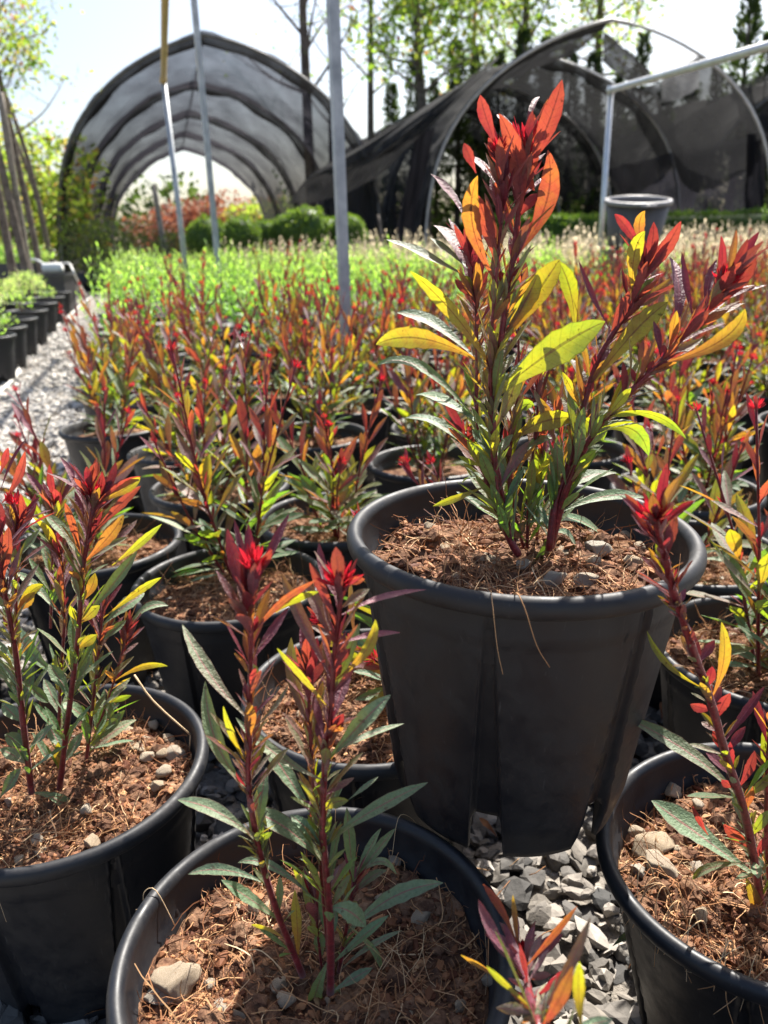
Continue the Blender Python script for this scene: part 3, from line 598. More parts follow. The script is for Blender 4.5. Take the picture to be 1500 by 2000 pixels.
lv=[('d',385,1120,70,640,88,.35,'R',(215,900)),('e',405,265,190,-320,98,.15,'R',(235,10)),('e',430,130,285,-190,50,.36,'T',(330,-30)),('d',435,590,305,140,78,.92,'R',(345,370)),('d',395,450,340,90,40,.9,'R'),
 ('d',420,570,420,335,78,.72,'T',(415,450)),('d',455,470,630,60,52,.95,'R',(530,270)),('d',455,380,540,250,50,.86,'T'),('d',400,750,245,355,56,.72,'R',(360,520)),('d',465,700,770,410,46,.7,'T',(560,530)),('d',560,580,785,470,46,.3,'T',(660,500)),
 ('d',445,860,630,550,62,.9,'R',(520,710)),('d',460,700,465,595,36,.95,'T'),('d',430,980,425,845,50,.3,'R',(460,900)),('d',400,1090,395,950,46,.9,'R'),('d',450,1160,460,1070,46,.9,'T'),('d',465,1150,555,1000,20,.8,'R'),('d',475,1175,625,960,30,.4,'R',(560,1080)),
 ('e',450,520,45,300,100,.2,'R',(270,320)),('e',500,760,100,690,78,.1,'R',(290,630)),('e',800,605,390,350,128,.14,'R',(610,400)),('e',790,195,350-0,-130,75,.25,'R',(560,70)),('e',760,400,485,-30,112,.1,'R',(600,160)),
 ('e',790,560,635,380,78,.05,'R',(720,430)),('e',690,750,360,630,62,.1,'R',(520,610)),('e',850,520,1355,210,88,.1,'R',(1060,340)),('e',900,700,930,340,78,.1,'R'),('e',900,1040,1435,735,115,.15,'R',(1150,800)),
 ('e',860,860,1030,965,125,.08,'R',(930,840)),('e',830,1120,740,1450,95,.12,'R',(770,1260)),('e',870,1230,900,1480,108,.2,'R',(905,1340)),('e',890,1230,1220,985,42,.3,'R',(1040,1050)),('e',1000,990,1115,1195,50,.2,'R',(1080,1080)),
 ('e',945,1310,1065,1180,68,.15,'R'),('e',790,1160,780,980,80,.2,'R'),('e',610,1060,430,955,58,.42,'T',(530,950)),('e',680,1150,660,770,72,.42,'T'),('e',970,830,1140,670,62,.3,'R',(1040,710)),('e',980,650,1190,690,52,.25,'R',(1100,560)),
 ('e',970,760,1110,450,62,.1,'R'),('e',1000,690,1185,450,62,.1,'R'),('e',500,520,510,130,78,.1,'R'),('e',560,500,540,470,40,.2,'T'),('e',590,900,580,700,50,.2,'R'),('e',640,640,700,750,40,.3,'T'),
 ('d',820,930,590,380,74,.62,'R',(680,620)),('d',830,1110,565,765,52,.36,'T',(700,900)),('d',720,1180,640,710,84,.5,'R',(640,960)),('d',870,680,735,320,58,.82,'T',(810,460)),('d',875,530,785,215,52,.92,'R',(800,380)),
 ('d',915,600,1345,460,46,.9,'R',(1090,490)),('d',900,760,1210,685,46,.92,'R',(1050,690)),('d',885,850,950,765,42,.82,'T'),('d',920,440,1025,405,50,.72,'T'),('d',900,560,1050,455,60,.5,'R'),('d',970,960,1080,615,62,.42,'T',(1065,780)),
 ('d',880,1000,1000,635,64,.2,'R'),('d',765,930,720,710,64,.85,'T'),('d',760,930,690,640,50,.9,'R'),('d',780,930,850,680,60,.7,'R'),('d',870,1390,1160,1010,105,.14,'R',(1000,1150)),('d',865,1320,1230,1160,50,.22,'R',(1000,1220)),('d',860,1270,915,1110,74,.92,'T'),
 ('d',790,1310,780,1140,84,.82,'R'),('d',900,1040,975,860,40,.8,'R'),('e',870,290,970,185,42,.65,'R'),('e',940,300,1095,180,32,.1,'R'),('e',800,345,680,305,56,.85,'R'),('e',815,370,940,305,75,.28,'T',(850,300)),('e',850,450,900,170,60,.1,'R'),
 ('e',780,470,740,350,35,.9,'T'),('e',850,900,950,690,60,.25,'R'),('e',870,1060,880,850,50,.1,'R'),('d',850,950,850,820,50,.9,'R'),('d',870,1000,890,900,45,.9,'R'),('d',720,1000,660,750,30,.8,'T'),('e',400,250,350,150,30,.95,'T'),('e',430,220,470,130,24,.8,'R'),('d',880,930,905,850,40,.9,'T')]
traced(T,st,lv,[('d',440,300,.0105,0,None),('d',896,385,.0125,1,(.1,0,1))],22,.4,aux=1.,md=1.1)

# pot C : left
C_=Vector((-.319,.633,-.008))
T,so=near_pot('foreground black pot at the left edge, bushy orange and green shrub, many tan stones',C_,(R(1),0,0),0,8,3)
for a in ((248,1432,.0155,1),(278,1465,.012,2),(285,1450,.010,3),(300,1420,.009,4),(330,1448,.010,5),(322,1510,.010,6),(345,1475,.012,0),(255,1460,.010,2),(310,1535,.0095,3),(180,1645,.011,4),(75,1640,.010,5),(175,1582,.008,6),(335,1470,.010,1),(290,1480,.008,0),(265,1395,.008,2),(85,1665,.008,2),(110,1690,.008,4),(320,1475,.008,6)):
    stone_at(so,T,a[0],a[1],a[2],a[3],a[0]*.1)
st=[('h',[(245,1455),(275,1200),(315,880),(335,650),('g',690,1400),('g',725,1200),('g',755,1000),('g',775,880),('g',745,740)],.63,.62,.0036,.0018),
 ('h',[(130,1470),(95,1180),(65,900),(30,700),(12,600),(5,400)],.60,.58,.0038,.002),
 ('h',[(355,1340),(385,1080),(410,850),(425,700)],.66,.67,.0026,.0012),
 ('h',[(235,1400),(250,1000),(265,760),('g',520,1450),('g',500,1250)],.67,.69,.0024,.0012),
 ('h',[(90,1150),(70,950),('g',130,1500),('g',120,1200),('g',150,1020)],.62,.62,.0024,.0012),
 ('h',[(350,1330),(440,1100),(500,900),(520,800)],.68,.69,.0018,.001),
 ('g',[(420,1900),(440,1200),(460,1000),(470,880)],.72,.72,.002,.001)]
lv=[('g',770,910,850,600,78,.92,'T',(830,760)),('g',720,720,810,520,82,.82,'T'),('g',790,910,960,520,72,.95,'R',(910,700)),('g',720,1020,500,480,66,.95,'R',(620,680)),('g',700,880,620,600,62,.9,'R'),('g',600,870,405,615,84,.5,'R',(550,700)),('g',470,900,410,540,64,.92,'T'),
 ('g',450,980,210,600,62,.92,'R',(340,760)),('g',660,1380,540,860,74,.72,'T',(610,1010)),('g',705,1200,620,760,72,.9,'R'),('g',620,1350,360,950,104,.2,'R',(500,1070)),('g',540,1430,275,980,84,.42,'T',(430,1110)),('g',745,1360,1030,960,115,.58,'T',(950,1130)),
 ('g',800,1420,1140,1000,74,.65,'R',(1010,1170)),('g',930,1380,1345,1035,68,.3,'T',(1140,1220)),('g',865,880,1170,640,62,.86,'T',(980,700)),('g',760,1160,1170,720,78,.8,'T',(1000,870)),('g',950,880,1165,650,92,.42,'T',(1060,730)),
 ('g',710,1880,1140,1260,115,.15,'R',(960,1530)),('g',820,1830,1340,1480,64,.36,'T',(1130,1590)),('g',850,1910,1200,1610,135,.1,'R',(1060,1700)),('g',1030,1860,1400,1715,84,.15,'R',(1200,1690)),('g',640,1700,790,1440,94,.5,'T',(790,1560)),
 ('g',480,1860,125,1430,84,.15,'R',(300,1540)),('g',545,1690,500,1380,64,.72,'T'),('g',10,1500,70,1060,104,.78,'T',(110,1230)),('g',20,860,210,430,92,.82,'T',(150,630)),('g',5,760,215,330,32,.95,'R',(90,520)),('g',0,620,70,400,62,.9,'T'),
 ('g',130,1120,170,780,84,.86,'T',(195,950)),('g',165,1190,290,780,64,.86,'R',(260,980)),('g',150,1760,360,1540,94,.4,'T',(210,1600)),('g',160,1800,290,1600,104,.5,'T'),('g',190,1370,330,1080,84,.1,'R'),('g',110,1080,60,900,50,.9,'R'),('g',110,1080,90,850,40,.9,'R'),
 ('h',220,990,65,780,78,.1,'R',(110,870)),('h',170,1140,370,1185,64,.1,'R',(270,1085)),('h',330,1110,465,1175,68,.25,'R',(420,1085)),('h',140,1460,305,1590,74,.1,'R',(250,1490)),('h',390,1310,595,1320,54,.32,'R',(490,1270)),('h',360,1290,515,1130,52,.2,'R'),
 ('h',350,1330,560,1170,64,.35,'R',(450,1220)),('h',500,1010,690,950,30,.4,'T',(590,935)),('h',440,1110,540,1070,28,.2,'T'),('h',150,1310,220,1190,54,.1,'R'),('h',0,1490,85,1370,64,.12,'R'),('h',265,1400,240,1260,54,.42,'T'),('h',100,1140,140,950,54,.12,'R'),
 ('h',90,1000,200,1100,50,.1,'R'),('h',290,1100,200,940,60,.1,'R'),('h',300,1050,380,900,50,.12,'R'),('h',410,900,470,730,45,.15,'R'),('h',420,850,520,760,40,.15,'R'),('h',250,1150,180,1000,50,.1,'R'),('h',250,1050,230,900,45,.3,'T'),('h',385,1000,330,870,40,.1,'R'),
 ('h',60,1050,0,930,50,.1,'R'),('h',80,1200,10,1100,60,.12,'R'),('h',100,1300,20,1230,70,.12,'R'),('h',110,1380,0,1290,60,.3,'R'),('h',260,1300,190,1180,60,.1,'R'),('h',270,1350,340,1220,50,.15,'R'),('h',30,750,0,640,60,.2,'R'),('h',340,800,290,700,40,.35,'T'),
 ('h',320,900,400,820,45,.4,'T'),('h',350,760,410,700,50,.4,'T'),('g',750,1230,640,1100,50,.9,'R'),('g',720,1250,800,1080,50,.95,'T'),('g',740,1150,850,930,55,.95,'T')]
traced(T,st,lv,[('g',745,735,.012,0,None),('g',100,830,.009,4,None)],23,.64,aux=1.0,md=3.3)
random.seed(77)   # dry straw bent over the rim of pot C
A=Acc(); tube(A,smooth_path([at(262,1318,y=.70)-C_,at(300,1370,y=.69)-C_,at(372,1435,y=.685)-C_],3),.0011,.0009,5,c=(.95,0,0)); tube(A,[at(372,1435,y=.685)-C_,at(370,1468,y=.685)-C_],.0009,.0006,5,c=(.9,0,0)); A.build('dry_straw',M['coir'],T)

# pot D : right
DR=(R(-2.5),R(-4),R(30)); D_=Vector((.308,.496,.238))-__import__('mathutils').Euler(DR).to_matrix()@Vector((0,0,PH))
T,so=near_pot('leaning foreground black pot at the right edge, coir fibre spilling over its rim',D_,DR,1,8,4)
for a in ((1352,1540,.012,1),(1313,1645,.020,2),(1335,1692,.020,3),(1405,1692,.0095,4),(1290,1690,.011,5),(1417,1785,.0085,6),(1282,1615,.0075,0)):
    stone_at(so,T,a[0],a[1],a[2],a[3],a[0]*.1)
st=[('i',[(1530,1780),(1500,1650),(1450,1300),(1395,1010),(1310,750),(1240,500),(1170,300),(1110,120),(1070,0),('j',840,840),('j',790,650),('j',765,520)],.485,.395,.0044,.0024),
 ('i',[(1560,1650),(1500,1250),(1495,900),(1510,600)],.49,.47,.003,.0016)]
lv=[('i',1330,970,820,560,95,.25,'R',(1160,720)),('i',1400,1310,975,955,155,.1,'R',(1170,1100)),('i',1520,1810,800,1610,105,.1,'R',(1180,1390)),('i',1165,500,955,190,34,.32,'T',(1040,360)),('i',1280,470,1290,150,58,.5,'T',(1310,320)),
 ('i',1335,600,1330,470,56,.92,'T'),('i',1370,690,1485,440,44,.95,'R'),('i',1310,860,1220,740,64,.9,'R'),('i',1340,1210,1300,1060,64,.82,'T'),('i',1230,1110,1160,980,32,.88,'T'),('i',1400,1270,1400,1020,64,.5,'R'),('i',1470,1530,1400,1300,64,.5,'T'),
 ('i',1390,1260,1160,1310,60,.25,'R',(1250,1260)),('i',1240,560,1150,520,56,.9,'T'),('i',1200,480,1250,350,50,.95,'T'),('i',1400,950,1530,820,50,.25,'T'),('i',1260,650,1200,600,50,.6,'R'),('i',1300,780,1250,640,44,.92,'T'),('i',1340,860,1330,690,44,.95,'T'),('i',1370,920,1440,730,50,.92,'T'),
 ('i',1310,760,1400,620,44,.95,'R'),('i',1440,1120,1500,1000,60,.2,'T'),('i',1400,1100,1330,900,52,.2,'R'),('i',1200,400,1150,170,52,.9,'R'),('i',1180,340,1260,230,46,.92,'R'),('i',1110,130,1060,-10,34,.92,'T'),('i',1120,90,1130,0,30,.92,'R'),('i',1450,1250,1510,1100,50,.9,'T'),('i',1500,900,1480,620,60,.3,'T'),('i',1500,800,1560,560,60,.35,'T'),
 ('i',1420,1150,1320,1100,40,.3,'R'),('i',1480,1500,1530,1330,70,.1,'R'),('i',1350,900,1290,860,50,.92,'T'),('i',1370,1000,1430,880,50,.7,'T'),('i',1250,560,1290,440,42,.8,'R')]
traced(T,st,lv,[('j',765,490,.0115,0,(-.1,0,1))],24,.49,aux=1.1,md=1.2)

# pot L : mostly below the frame, its shoot rises into the picture
L_=Vector((.165,.188,-.004))
T,so=near_pot('blurred coral red shoot at the bottom edge, from a pot mostly below the frame',L_,(0,0,0),0,4,5)
st=[('i',[(620,3200),(540,2500),(470,1990),(440,1880),(405,1740),(375,1620)],.20,.345,.0036,.0020)]
lv=[('i',380,1710,195,1400,84,.88,'R',(240,1560)),('i',345,1570,215,1330,54,.72,'T',(300,1430)),('i',300,1770,115,1650,42,.55,'T'),('i',410,1930,230,1700,42,.32,'T',(320,1800)),('i',380,1580,350,1380,32,.55,'T'),('i',420,1700,640,1430,38,.7,'T',(520,1560)),
 ('i',540,1930,700,1480,66,.6,'R',(600,1700)),('i',450,1840,610,1690,48,.98,'T'),('i',550,2010,620,1700,84,.68,'T'),('i',660,2010,650,1680,74,.36,'T'),('i',600,1990,800,1940,70,.12,'R'),('i',470,1960,520,1890,60,.34,'T'),('i',400,1720,330,1600,44,.9,'R'),('i',420,1800,380,1600,36,.95,'T')]
traced(T,st,lv,[('i',385,1640,.0125,0,(-.15,0,1))],25,.34,aux=1.4)

# coir strands caught on the rims and walls of the near pots
def strands(T,a0,a1,n,seed,hang=.05):
    random.seed(seed); A=Acc()
    for i in range(n):
        a=random.uniform(a0,a1); L=random.uniform(.3,1)*hang; d=Vector((math.cos(a),math.sin(a),0)); t=Vector((-d.y,d.x,0))*random.uniform(-.02,.02)
        pts=[d*.118+Vector((0,0,SZ+.012)),d*.131+Vector((0,0,PH+.0025)),d*.1415+t*.4+Vector((0,0,PH-.002)),d*(.143+random.random()*.004)+t+Vector((0,0,PH-.012-L*.5)),d*(.143+random.random()*.01)+t*1.6+Vector((0,0,PH-.012-L))]
        w_=random.choice((.0003,.0004,.0005)); tube(A,smooth_path(pts,4),w_,w_*.5,4,c=(random.uniform(.5,1),0,0))
    o=A.build('coir_strand',M['coir'],T); o['kind']='stuff'
for o_ in list(COL.objects):
    if o_.parent is None and 'label' in o_:
        if 'leaning foreground' in o_['label']: strands(o_,R(185),R(285),34,1,.045)
        elif 'raised black pot standing' in o_['label']: strands(o_,R(235),R(275),2,12,.05)
        elif 'bottom centre, two slim' in o_['label']: strands(o_,R(60),R(170),4,3,.012)
        elif 'at the left edge, bushy' in o_['label']: strands(o_,R(230),R(350),6,4,.04)
# ================================================================ GENERIC RED SHRUBS
def gen_shrub(T,so,seed,h=.34,ns=4,hi=False,off=(0,0),L=.062,nl=17,redo=0.,lean=.115):
    random.seed(seed)
    for i in range(ns):
        a=random.uniform(0,6.28); b=Vector((off[0]+math.cos(a)*.02,off[1]+math.sin(a)*.02,SZ)); hh=h*random.uniform(.62,1.08) if i else h
        t=b+Vector((math.cos(a)*lean*random.uniform(.3,1.2),math.sin(a)*lean*random.uniform(.3,1.2),hh))
        AS,AF,AB=Acc(),Acc(),Acc(); gen_stem(AS,AF,AB,b,t,int(nl*hh/h)+2,L,hi,.0026,redo)
        s=AS.build('stem',M['stem'],T); AF.build('foliage',M['leaf'],s); AB.build('flower_bud',M['bud'],s)
near=[ # label, x, y, seed, h, stems, offset, rot
 ('black pot with much bare soil and pale stones, behind the two slim red stems',-.227,1.032,31,.33,4,(.0,.088),(R(1.5),R(1),0),1),
 ('black pot half hidden by the orange shrub at left, lit soil inside its right rim',-.481,1.203,32,.27,4,(-.03,.0),(0,0,0),0),
 ('black pot with low pale leaves, left of the shrub with spread yellow leaves',-.331,1.505,33,.24,3,(-.03,.02),(0,0,0),1),
 ('shrub with bright orange shoots in the black pot at the raised pot\'s left',-.085,1.30,34,.27,4,(.0,-.01),(0,0,0),0),
 ('black pot with spindly red shrub, right behind the raised pot',.575,1.40,35,.29,5,(.03,.0),(0,0,0),1),
 ('black pot squeezed between the raised pot and the bottom centre pot, mostly soil showing',-.02,.735,36,.16,2,(.06,.06),(0,0,0),1),
 ('black pot right of the raised pot, shrub with small orange leaves',.455,.80,37,.30,4,(.0,.0),(0,0,0),0),
 ('black pot behind the small orange leaves at the right edge, dark red buds on top',.47,1.10,38,.28,4,(-.02,.0),(0,0,0),1),
 ('black pot cut by the left edge just above the orange shrub, mostly behind leaves',-.72,1.05,39,.26,4,(0,0),(0,0,0),0),
 ('shrub whose pot hides behind the raised pot, shoots showing between its leaves',.14,1.02,40,.2,3,(0.03,0),(0,0,0),1),
]
placed=[(HERO.x,HERO.y,.0),(B.x,B.y,1),(C_.x,C_.y,1),(D_.x,D_.y,1),(L_.x,L_.y,1)]
for (lb,x,y,sd,h,ns,off,rot,sv) in near:
    T,so=near_pot(lb,Vector((x,y,0)),(0,0,0),sv,12,sd,'red shrubs in black pots')
    for c in T.children: c.rotation_euler.z=sd*1.3
    gen_shrub(T,so,sd,h*1.05,ns+2,True,off,.068,22,-.04); placed.append((x,y,1))
# prototypes for the rows behind
PROTO=[]
for k in range(7):
    T,so=near_pot('x',Vector((0,0,0)),(0,0,0),k%2,3 if k<4 else 0,60+k,None,hi=False)
    if k<4: gen_shrub(T,so,70+k,.33+.03*(k%3),8+k%2,k<4,(0,0),.066,20,-.05)
    else: gen_shrub(T,so,70+k,.35+.02*(k%3),9,False,(0,0),.068,19,-.02)
    PROTO.append(T)
random.seed(3)
ud=Vector((-.285,.958)); vd=Vector((.958,.285)); field=[]
org=Vector((-1.0,2.35))
for r_ in range(-9,17):
    for c in range(-3,26):
        p=org+ud*(r_*.335)+vd*(c*.345+(.17 if r_%2 else 0)); x=p.x+random.uniform(-.03,.03); y=p.y+random.uniform(-.03,.03)
        if y<.7 or x<edge_x(y)+.12: continue
        far=3.45+ .62*max(0,x+.9)
        if y>min(6.6,far): continue
        if abs(x-.03*y)>.56*y+.35: continue
        if y<1.25 and abs(x)<.62: continue
        if min((x-a)**2+(y-b)**2 for a,b,_ in placed)<.29**2: continue
        if (x+.119)**2+(y-2.83)**2<.18**2: y+=.2; 
        field.append((x,y,r_,c)); placed.append((x,y,1))
edge_cnt=0; crowd=[]; GR='red shrubs in black pots'
field.sort(key=lambda f:f[1])
ordn=['first','second','third','fourth','fifth','sixth','seventh','eighth','ninth','tenth','eleventh','twelfth','thirteenth']
for i,(x,y,r_,c) in enumerate(field):
    k=random.randrange(4) if y<2.9 else 4+random.randrange(3)
    T=copy_tree(PROTO[k]); T.location=(x,y,0); s=random.uniform(.9,1.1); T.rotation_euler.z=random.uniform(0,6.28); T['group']=GR
    T.rotation_euler.x=random.gauss(0,.035); T.rotation_euler.y=random.gauss(0,.035)
    zz=random.uniform(.74,1.14)*(1.10 if y>2.2 else 1.04)
    for ch in T.children:
        if ch.name.startswith('stem'): ch.scale=(1,1,zz*random.uniform(.9,1.05)); ch.location.z=SZ*(1-ch.scale.z)
    px=750+FPX*((Vector((x,y,.5))-EYE).dot(rt))/((Vector((x,y,.5))-EYE).dot(fw))
    if x<edge_x(y)+.42 and edge_cnt<13:
        T['label']=f'red shrub in black pot, {ordn[edge_cnt]} from the front along the gravel path edge'; edge_cnt+=1
    else: crowd.append((r_,c,T,y))
rws=sorted({a[0] for a in crowd}); big=['first','second','third','fourth','fifth','sixth','seventh','eighth','ninth','tenth','eleventh','twelfth','thirteenth','fourteenth','fifteenth','sixteenth','seventeenth','eighteenth','nineteenth','twentieth']
for ri,rr in enumerate(rws):
    row=sorted([a for a in crowd if a[0]==rr],key=lambda a:a[1])
    for ci,(a,b_,T,y) in enumerate(row): T['label']=f'blurred red shrub in black pot, {big[ci]} from left in the {big[ri]} slanting row'
for p in PROTO: kill_tree(p)
print('red shrubs',len(field))

# ================================================================ GREEN AND CREAM BEDS
def bedplant(name,mt,seed,h,tip,n=60,L=.05,W=.3):
    random.seed(seed); A=Acc()
    lathe(A,[(.0,.02),(.095,.02),(.125,.22),(.137,.225),(.137,.24),(.12,.24),(.115,.20),(0,.20)],20,1)
    for i in range(9):
        a=random.uniform(0,6.28); r=random.uniform(.02,.1); b=Vector((math.cos(a)*r*.3,math.sin(a)*r*.3,.2)); t=Vector((math.cos(a)*r*1.5,math.sin(a)*r*1.5,.2+h*random.uniform(.65,1.05)))
        path=smooth_path([b,b.lerp(t,.5)+rv(.008),t],4); tube(A,path,.0022,.001,4,2); m_=len(path)-1
        for k in range(n//5):
            f=.12+.88*k/(n//5); q=path[min(m_-1,int(f*m_))].lerp(path[min(m_,int(f*m_)+1)],(f*m_)%1 if f<1 else 1); l_=L*random.uniform(.6,1.1)*(1-.35*f)
            add_leaf_around(A,q,Vector((0,0,1)),k*2.4+i,R(random.uniform(25,65)*(1.25-.7*f)),l_,l_*W,max(0,tip*(f-.35)/.65+random.gauss(0,.12)),random.random(),random.uniform(0,.2),False,0)
    return take(A.build(name,[mt,M['plastic'],M['bark']]))
GP=[bedplant('green_shrub',M['green'],s,.45,.45,95,.062,.30) for s in (1,2,3)]
CP=[bedplant('cream_shrub',M['cream'],s,.52,1.35,95,.052,.45) for s in (4,5,6)]
random.seed(8); ng=ncr=0
for r_ in range(-3,23):
    for c in range(-22,26):
        p=Vector((-1.0,3.5))+ud*(r_*.33)+vd*(c*.33+(.16 if r_%2 else 0)); x=p.x+random.uniform(-.04,.04); y=p.y+random.uniform(-.04,.04)
        if x<edge_x(y)+.1 or y>10.2 or y<3.4: continue
        if y<min(6.6,3.45+.62*max(0,x+.9))+.12: continue
        if x>.54*y+.3: continue
        cream=(x>.12*y+(y-6.5)*-.9+random.gauss(0,.25)) if y>5.6 else False
        if any((x-a)**2+(y-b)**2<.2**2 for a,b in ((-1.112,5.6),(-1.53,6.5),(1.922,7.0),(2.113,6.75))): continue
        if (x-2.113)**2+(y-6.8)**2<.36**2: continue
        me=random.choice(CP if cream else GP); o=bpy.data.objects.new('cream_shrub' if cream else 'green_shrub',me); COL.objects.link(o)
        o.location=(x,y,0); o.rotation_euler.z=random.uniform(0,6.28); s=random.uniform(.92,1.1); o.scale=(1,1,s)
        if cream: tag(o,'cream-tipped potted shrub in the pale sunlit rows at the back right of the beds','potted shrub','cream tipped shrubs'); ncr+=1
        else: tag(o,'fresh green potted shrub in the bright rows behind the red shrubs','potted shrub','bright green shrubs'); ng+=1
print('green',ng,'cream',ncr)

# ================================================================ POSTS
def post(name,x,y,h,wd,mt,lb,cat='post',sq=True,lean=(0,0)):
    A=Acc(); t=Vector((x+lean[0],y+lean[1],h)); b=Vector((x,y,-.02))
    if sq:
        r=wd*.7071; tube(A,[b,t],r,r,4)
    else: tube(A,[b,t],wd/2,wd/2,14)
    return tag(A.build(name,mt,smooth=not sq),lb,cat)
# main square tube post
A=Acc(); box(A,(-.119-.0165,2.83-.0165,-.02),(-.119+.0165,2.83+.0165,2.6),rot=R(22),org=(-.119,2.83,0)); o=A.build('steel_post',M['galv'],smooth=False); tag(o,'tall galvanised square steel post rising out of the red shrubs left of the raised pot','post')
A=Acc(); box(A,(-1.095-.017,5.6-.017,-.02),(-1.095+.017,5.6+.017,3.2),rot=R(25),org=(-1.095,5.6,0)); o=A.build('steel_post',M['galv'],smooth=False); tag(o,'thin square steel post crossing the peak of the left tunnel, out of the green bed','post')
fr=empty('pipe_frame',Vector((-1.545,6.5,0)),'grey pipe post carrying an ochre bar overhead, in front of the left tunnel','frame')
A=Acc(); tube(A,[Vector((0.02,0,-.02)),Vector((-.005,0,1.84))],.021,.021,12); A.build('post',M['galv'],fr)
A=Acc(); tube(A,[Vector((-.005,0,1.852)),Vector((1.1,-4.2,1.852))],.02,.02,12); tube(A,[Vector((-.015,.03,1.852)),Vector((.01,-.06,1.852))],.027,.027,12); A.build('crossbar',M['yellow'],fr)
fr=empty('pipe_frame',Vector((1.905,7.0,0)),'round steel post behind the taupe tub, its shiny bar running off upper right','frame')
A=Acc(); tube(A,[Vector((0,0,-.02)),Vector((.01,0,1.785))],.022,.022,14); A.build('post',M['alu'],fr)
A=Acc(); e=at(1500,90,y=4.6)-Vector((1.905,7,0)); s0=Vector((.01,0,1.79)); tube(A,[s0-(e-s0)*.02,s0,s0+(e-s0)*1.6],.024,.024,14); tube(A,[s0-Vector((0,0,.03)),s0+Vector((0,0,.028))],.031,.031,12); A.build('crossbar',M['alu'],fr)
# tub on a box by the post
tb=empty('plastic_tub',Vector((2.10,6.72,.60)),'big taupe plastic tub with pale rim beside the round post above the cream shrubs','tub')
A=Acc(); lathe(A,[(0,.0),(.20,0),(.205,.02),(.245,.33),(.238,.33),(.2,.03),(0,.03)],48); q=A.build('body',M['tub'],tb)
A=Acc(); lathe(A,[(.238,.325),(.262,.325),(.266,.34),(.262,.356),(.244,.36),(.236,.352),(.238,.325)],48); q2=A.build('rim',M['tubrim'],tb)
A=Acc(); box(A,(-.06,-.30,.33),(.06,-.245,.345)); A.build('handle',M['tubrim'],tb)
tb.rotation_euler=(R(9),0,0)
A=Acc(); box(A,(1.88,6.5,0),(2.32,6.94,.24)); box(A,(1.90,6.52,.243),(2.30,6.92,.58)); o=A.build('crate_stack',M['greyplastic'],smooth=False); tag(o,'dark crates holding up the taupe tub among the cream shrubs','crate')
# ================================================================ LEFT SIDE ROW
def small_bush(seed,mt,h=.22,r=.16,n=380,z0=.22,L=.03,W=.35,tip=.5):
    random.seed(seed); A=Acc()
    for i in range(n):
        d=rv().normalized(); d.z=abs(d.z)*1.2-.15; q=Vector((d.x*r,d.y*r,z0+h*.45+d.z*h*.5))*1; q+=rv(.02)
        ax=(q-Vector((0,0,z0-.05))).normalized(); add_leaf_around(A,q,ax,random.uniform(0,6.28),R(random.uniform(10,70)),L*random.uniform(.6,1.2),L*W,max(0,tip+random.gauss(0,.2)),random.random(),0,False,0)
    for i in range(8):
        a=random.uniform(0,6.28); tube(A,[Vector((0,0,z0-.03)),Vector((math.cos(a)*r*.8,math.sin(a)*r*.8,z0+h*.6))],.003,.0015,4,1)
    return take(A.build('foliage',[mt,M['bark']]))
YB=[small_bush(s,M['green'],.24,.17,tip=.6) for s in (1,2)]
SB=small_bush(3,M['green'],.10,.06,90,tip=.4)
rows=[(745,.30),(718,1),(688,1),(658,1),(646,1),(632,1),(620,2)]
random.seed(12)
ys=[4.30,4.78,5.35,6.05,6.85,7.65,8.5]; lrn=['nearest','second nearest','third','fourth','fifth','sixth','farthest']
for i,y in enumerate(ys):
    for col in (0,1):
        x=lrow_x(y)-.14-col*.36+(.0 if not col else random.uniform(-.03,.03)); yy=y+col*.12
        T=empty('potted_shrub',Vector((x,yy,0)),(f'{lrn[i]} black pot of the front row along the left side of the gravel path' if col==0 else f'yellow-green shrub of the second row left of the path, behind {lrn[i]} pot'),'potted shrub','pots left of the path')
        linked('pot',POT_LO,T,rot=(0,0,random.uniform(0,6)),sc=1.08); linked('soil',SOIL_LO[i%2],T,sc=1.08)
        if col==1: linked('foliage',YB[i%2],T,(random.uniform(-.03,.1),0,0),(0,0,random.uniform(0,6)),1.0)
        elif i in(0,1,5): linked('foliage',SB,T,(0,0,0),(0,0,i*1.),1.)
        elif i in (3,): linked('foliage',SB,T,(-.03,0,0),(0,0,i*1.),1.2)
# hose along the gravel
random.seed(2)
hp=[(0,765),(30,735),(45,700),(60,680),(75,668),(85,655),(110,638),(140,612),(165,590),(185,575)]
A=Acc(); tube(A,smooth_path([Vector(at(px,py,z=.018)) for px,py in [(-60,830)]+hp],4),.009,.009,8); tag(A.build('hose',M['hose'],smooth=True),'white hose snaking over the gravel beside the left row of pots','hose')
# grey bin with a white canister on it
p=at(112,572,z=.0); bx=Vector((at(112,575,y=9.3).x,9.3,0))
A=Acc(); z1=at(112,534,y=9.3).z
vs=[];
for (hx,z) in ((.13,0),(.17,z1-.03),(.185,z1-.03),(.185,z1),(.165,z1),(.15,.03)):
    for sx,sy in ((-1,-1),(1,-1),(1,1),(-1,1)): vs.append(Vector((hx*sx,hx*sy,z)))
fs=[(0,1,2,3)[::-1]]+[(i*4+k,i*4+(k+1)%4,(i+1)*4+(k+1)%4,(i+1)*4+k) for i in range(5) for k in range(4)]+[(20,21,22,23)]
A.add(vs,fs); o=A.build('plastic_bin',M['greyplastic'],smooth=False); o.location=bx; tag(o,'grey square plastic bin at the far end of the left row of pots','bin')
T=empty('canister',bx+Vector((0,0,z1)),'white plastic canister lying on top of the grey bin with a hose coming out','canister')
A=Acc(); tube(A,[Vector((-.11,0,.06)),Vector((-.1,0,.06)),Vector((.09,0,.06)),Vector((.10,0,.06))],.055,.055,20); A.build('body',M['white'],T)
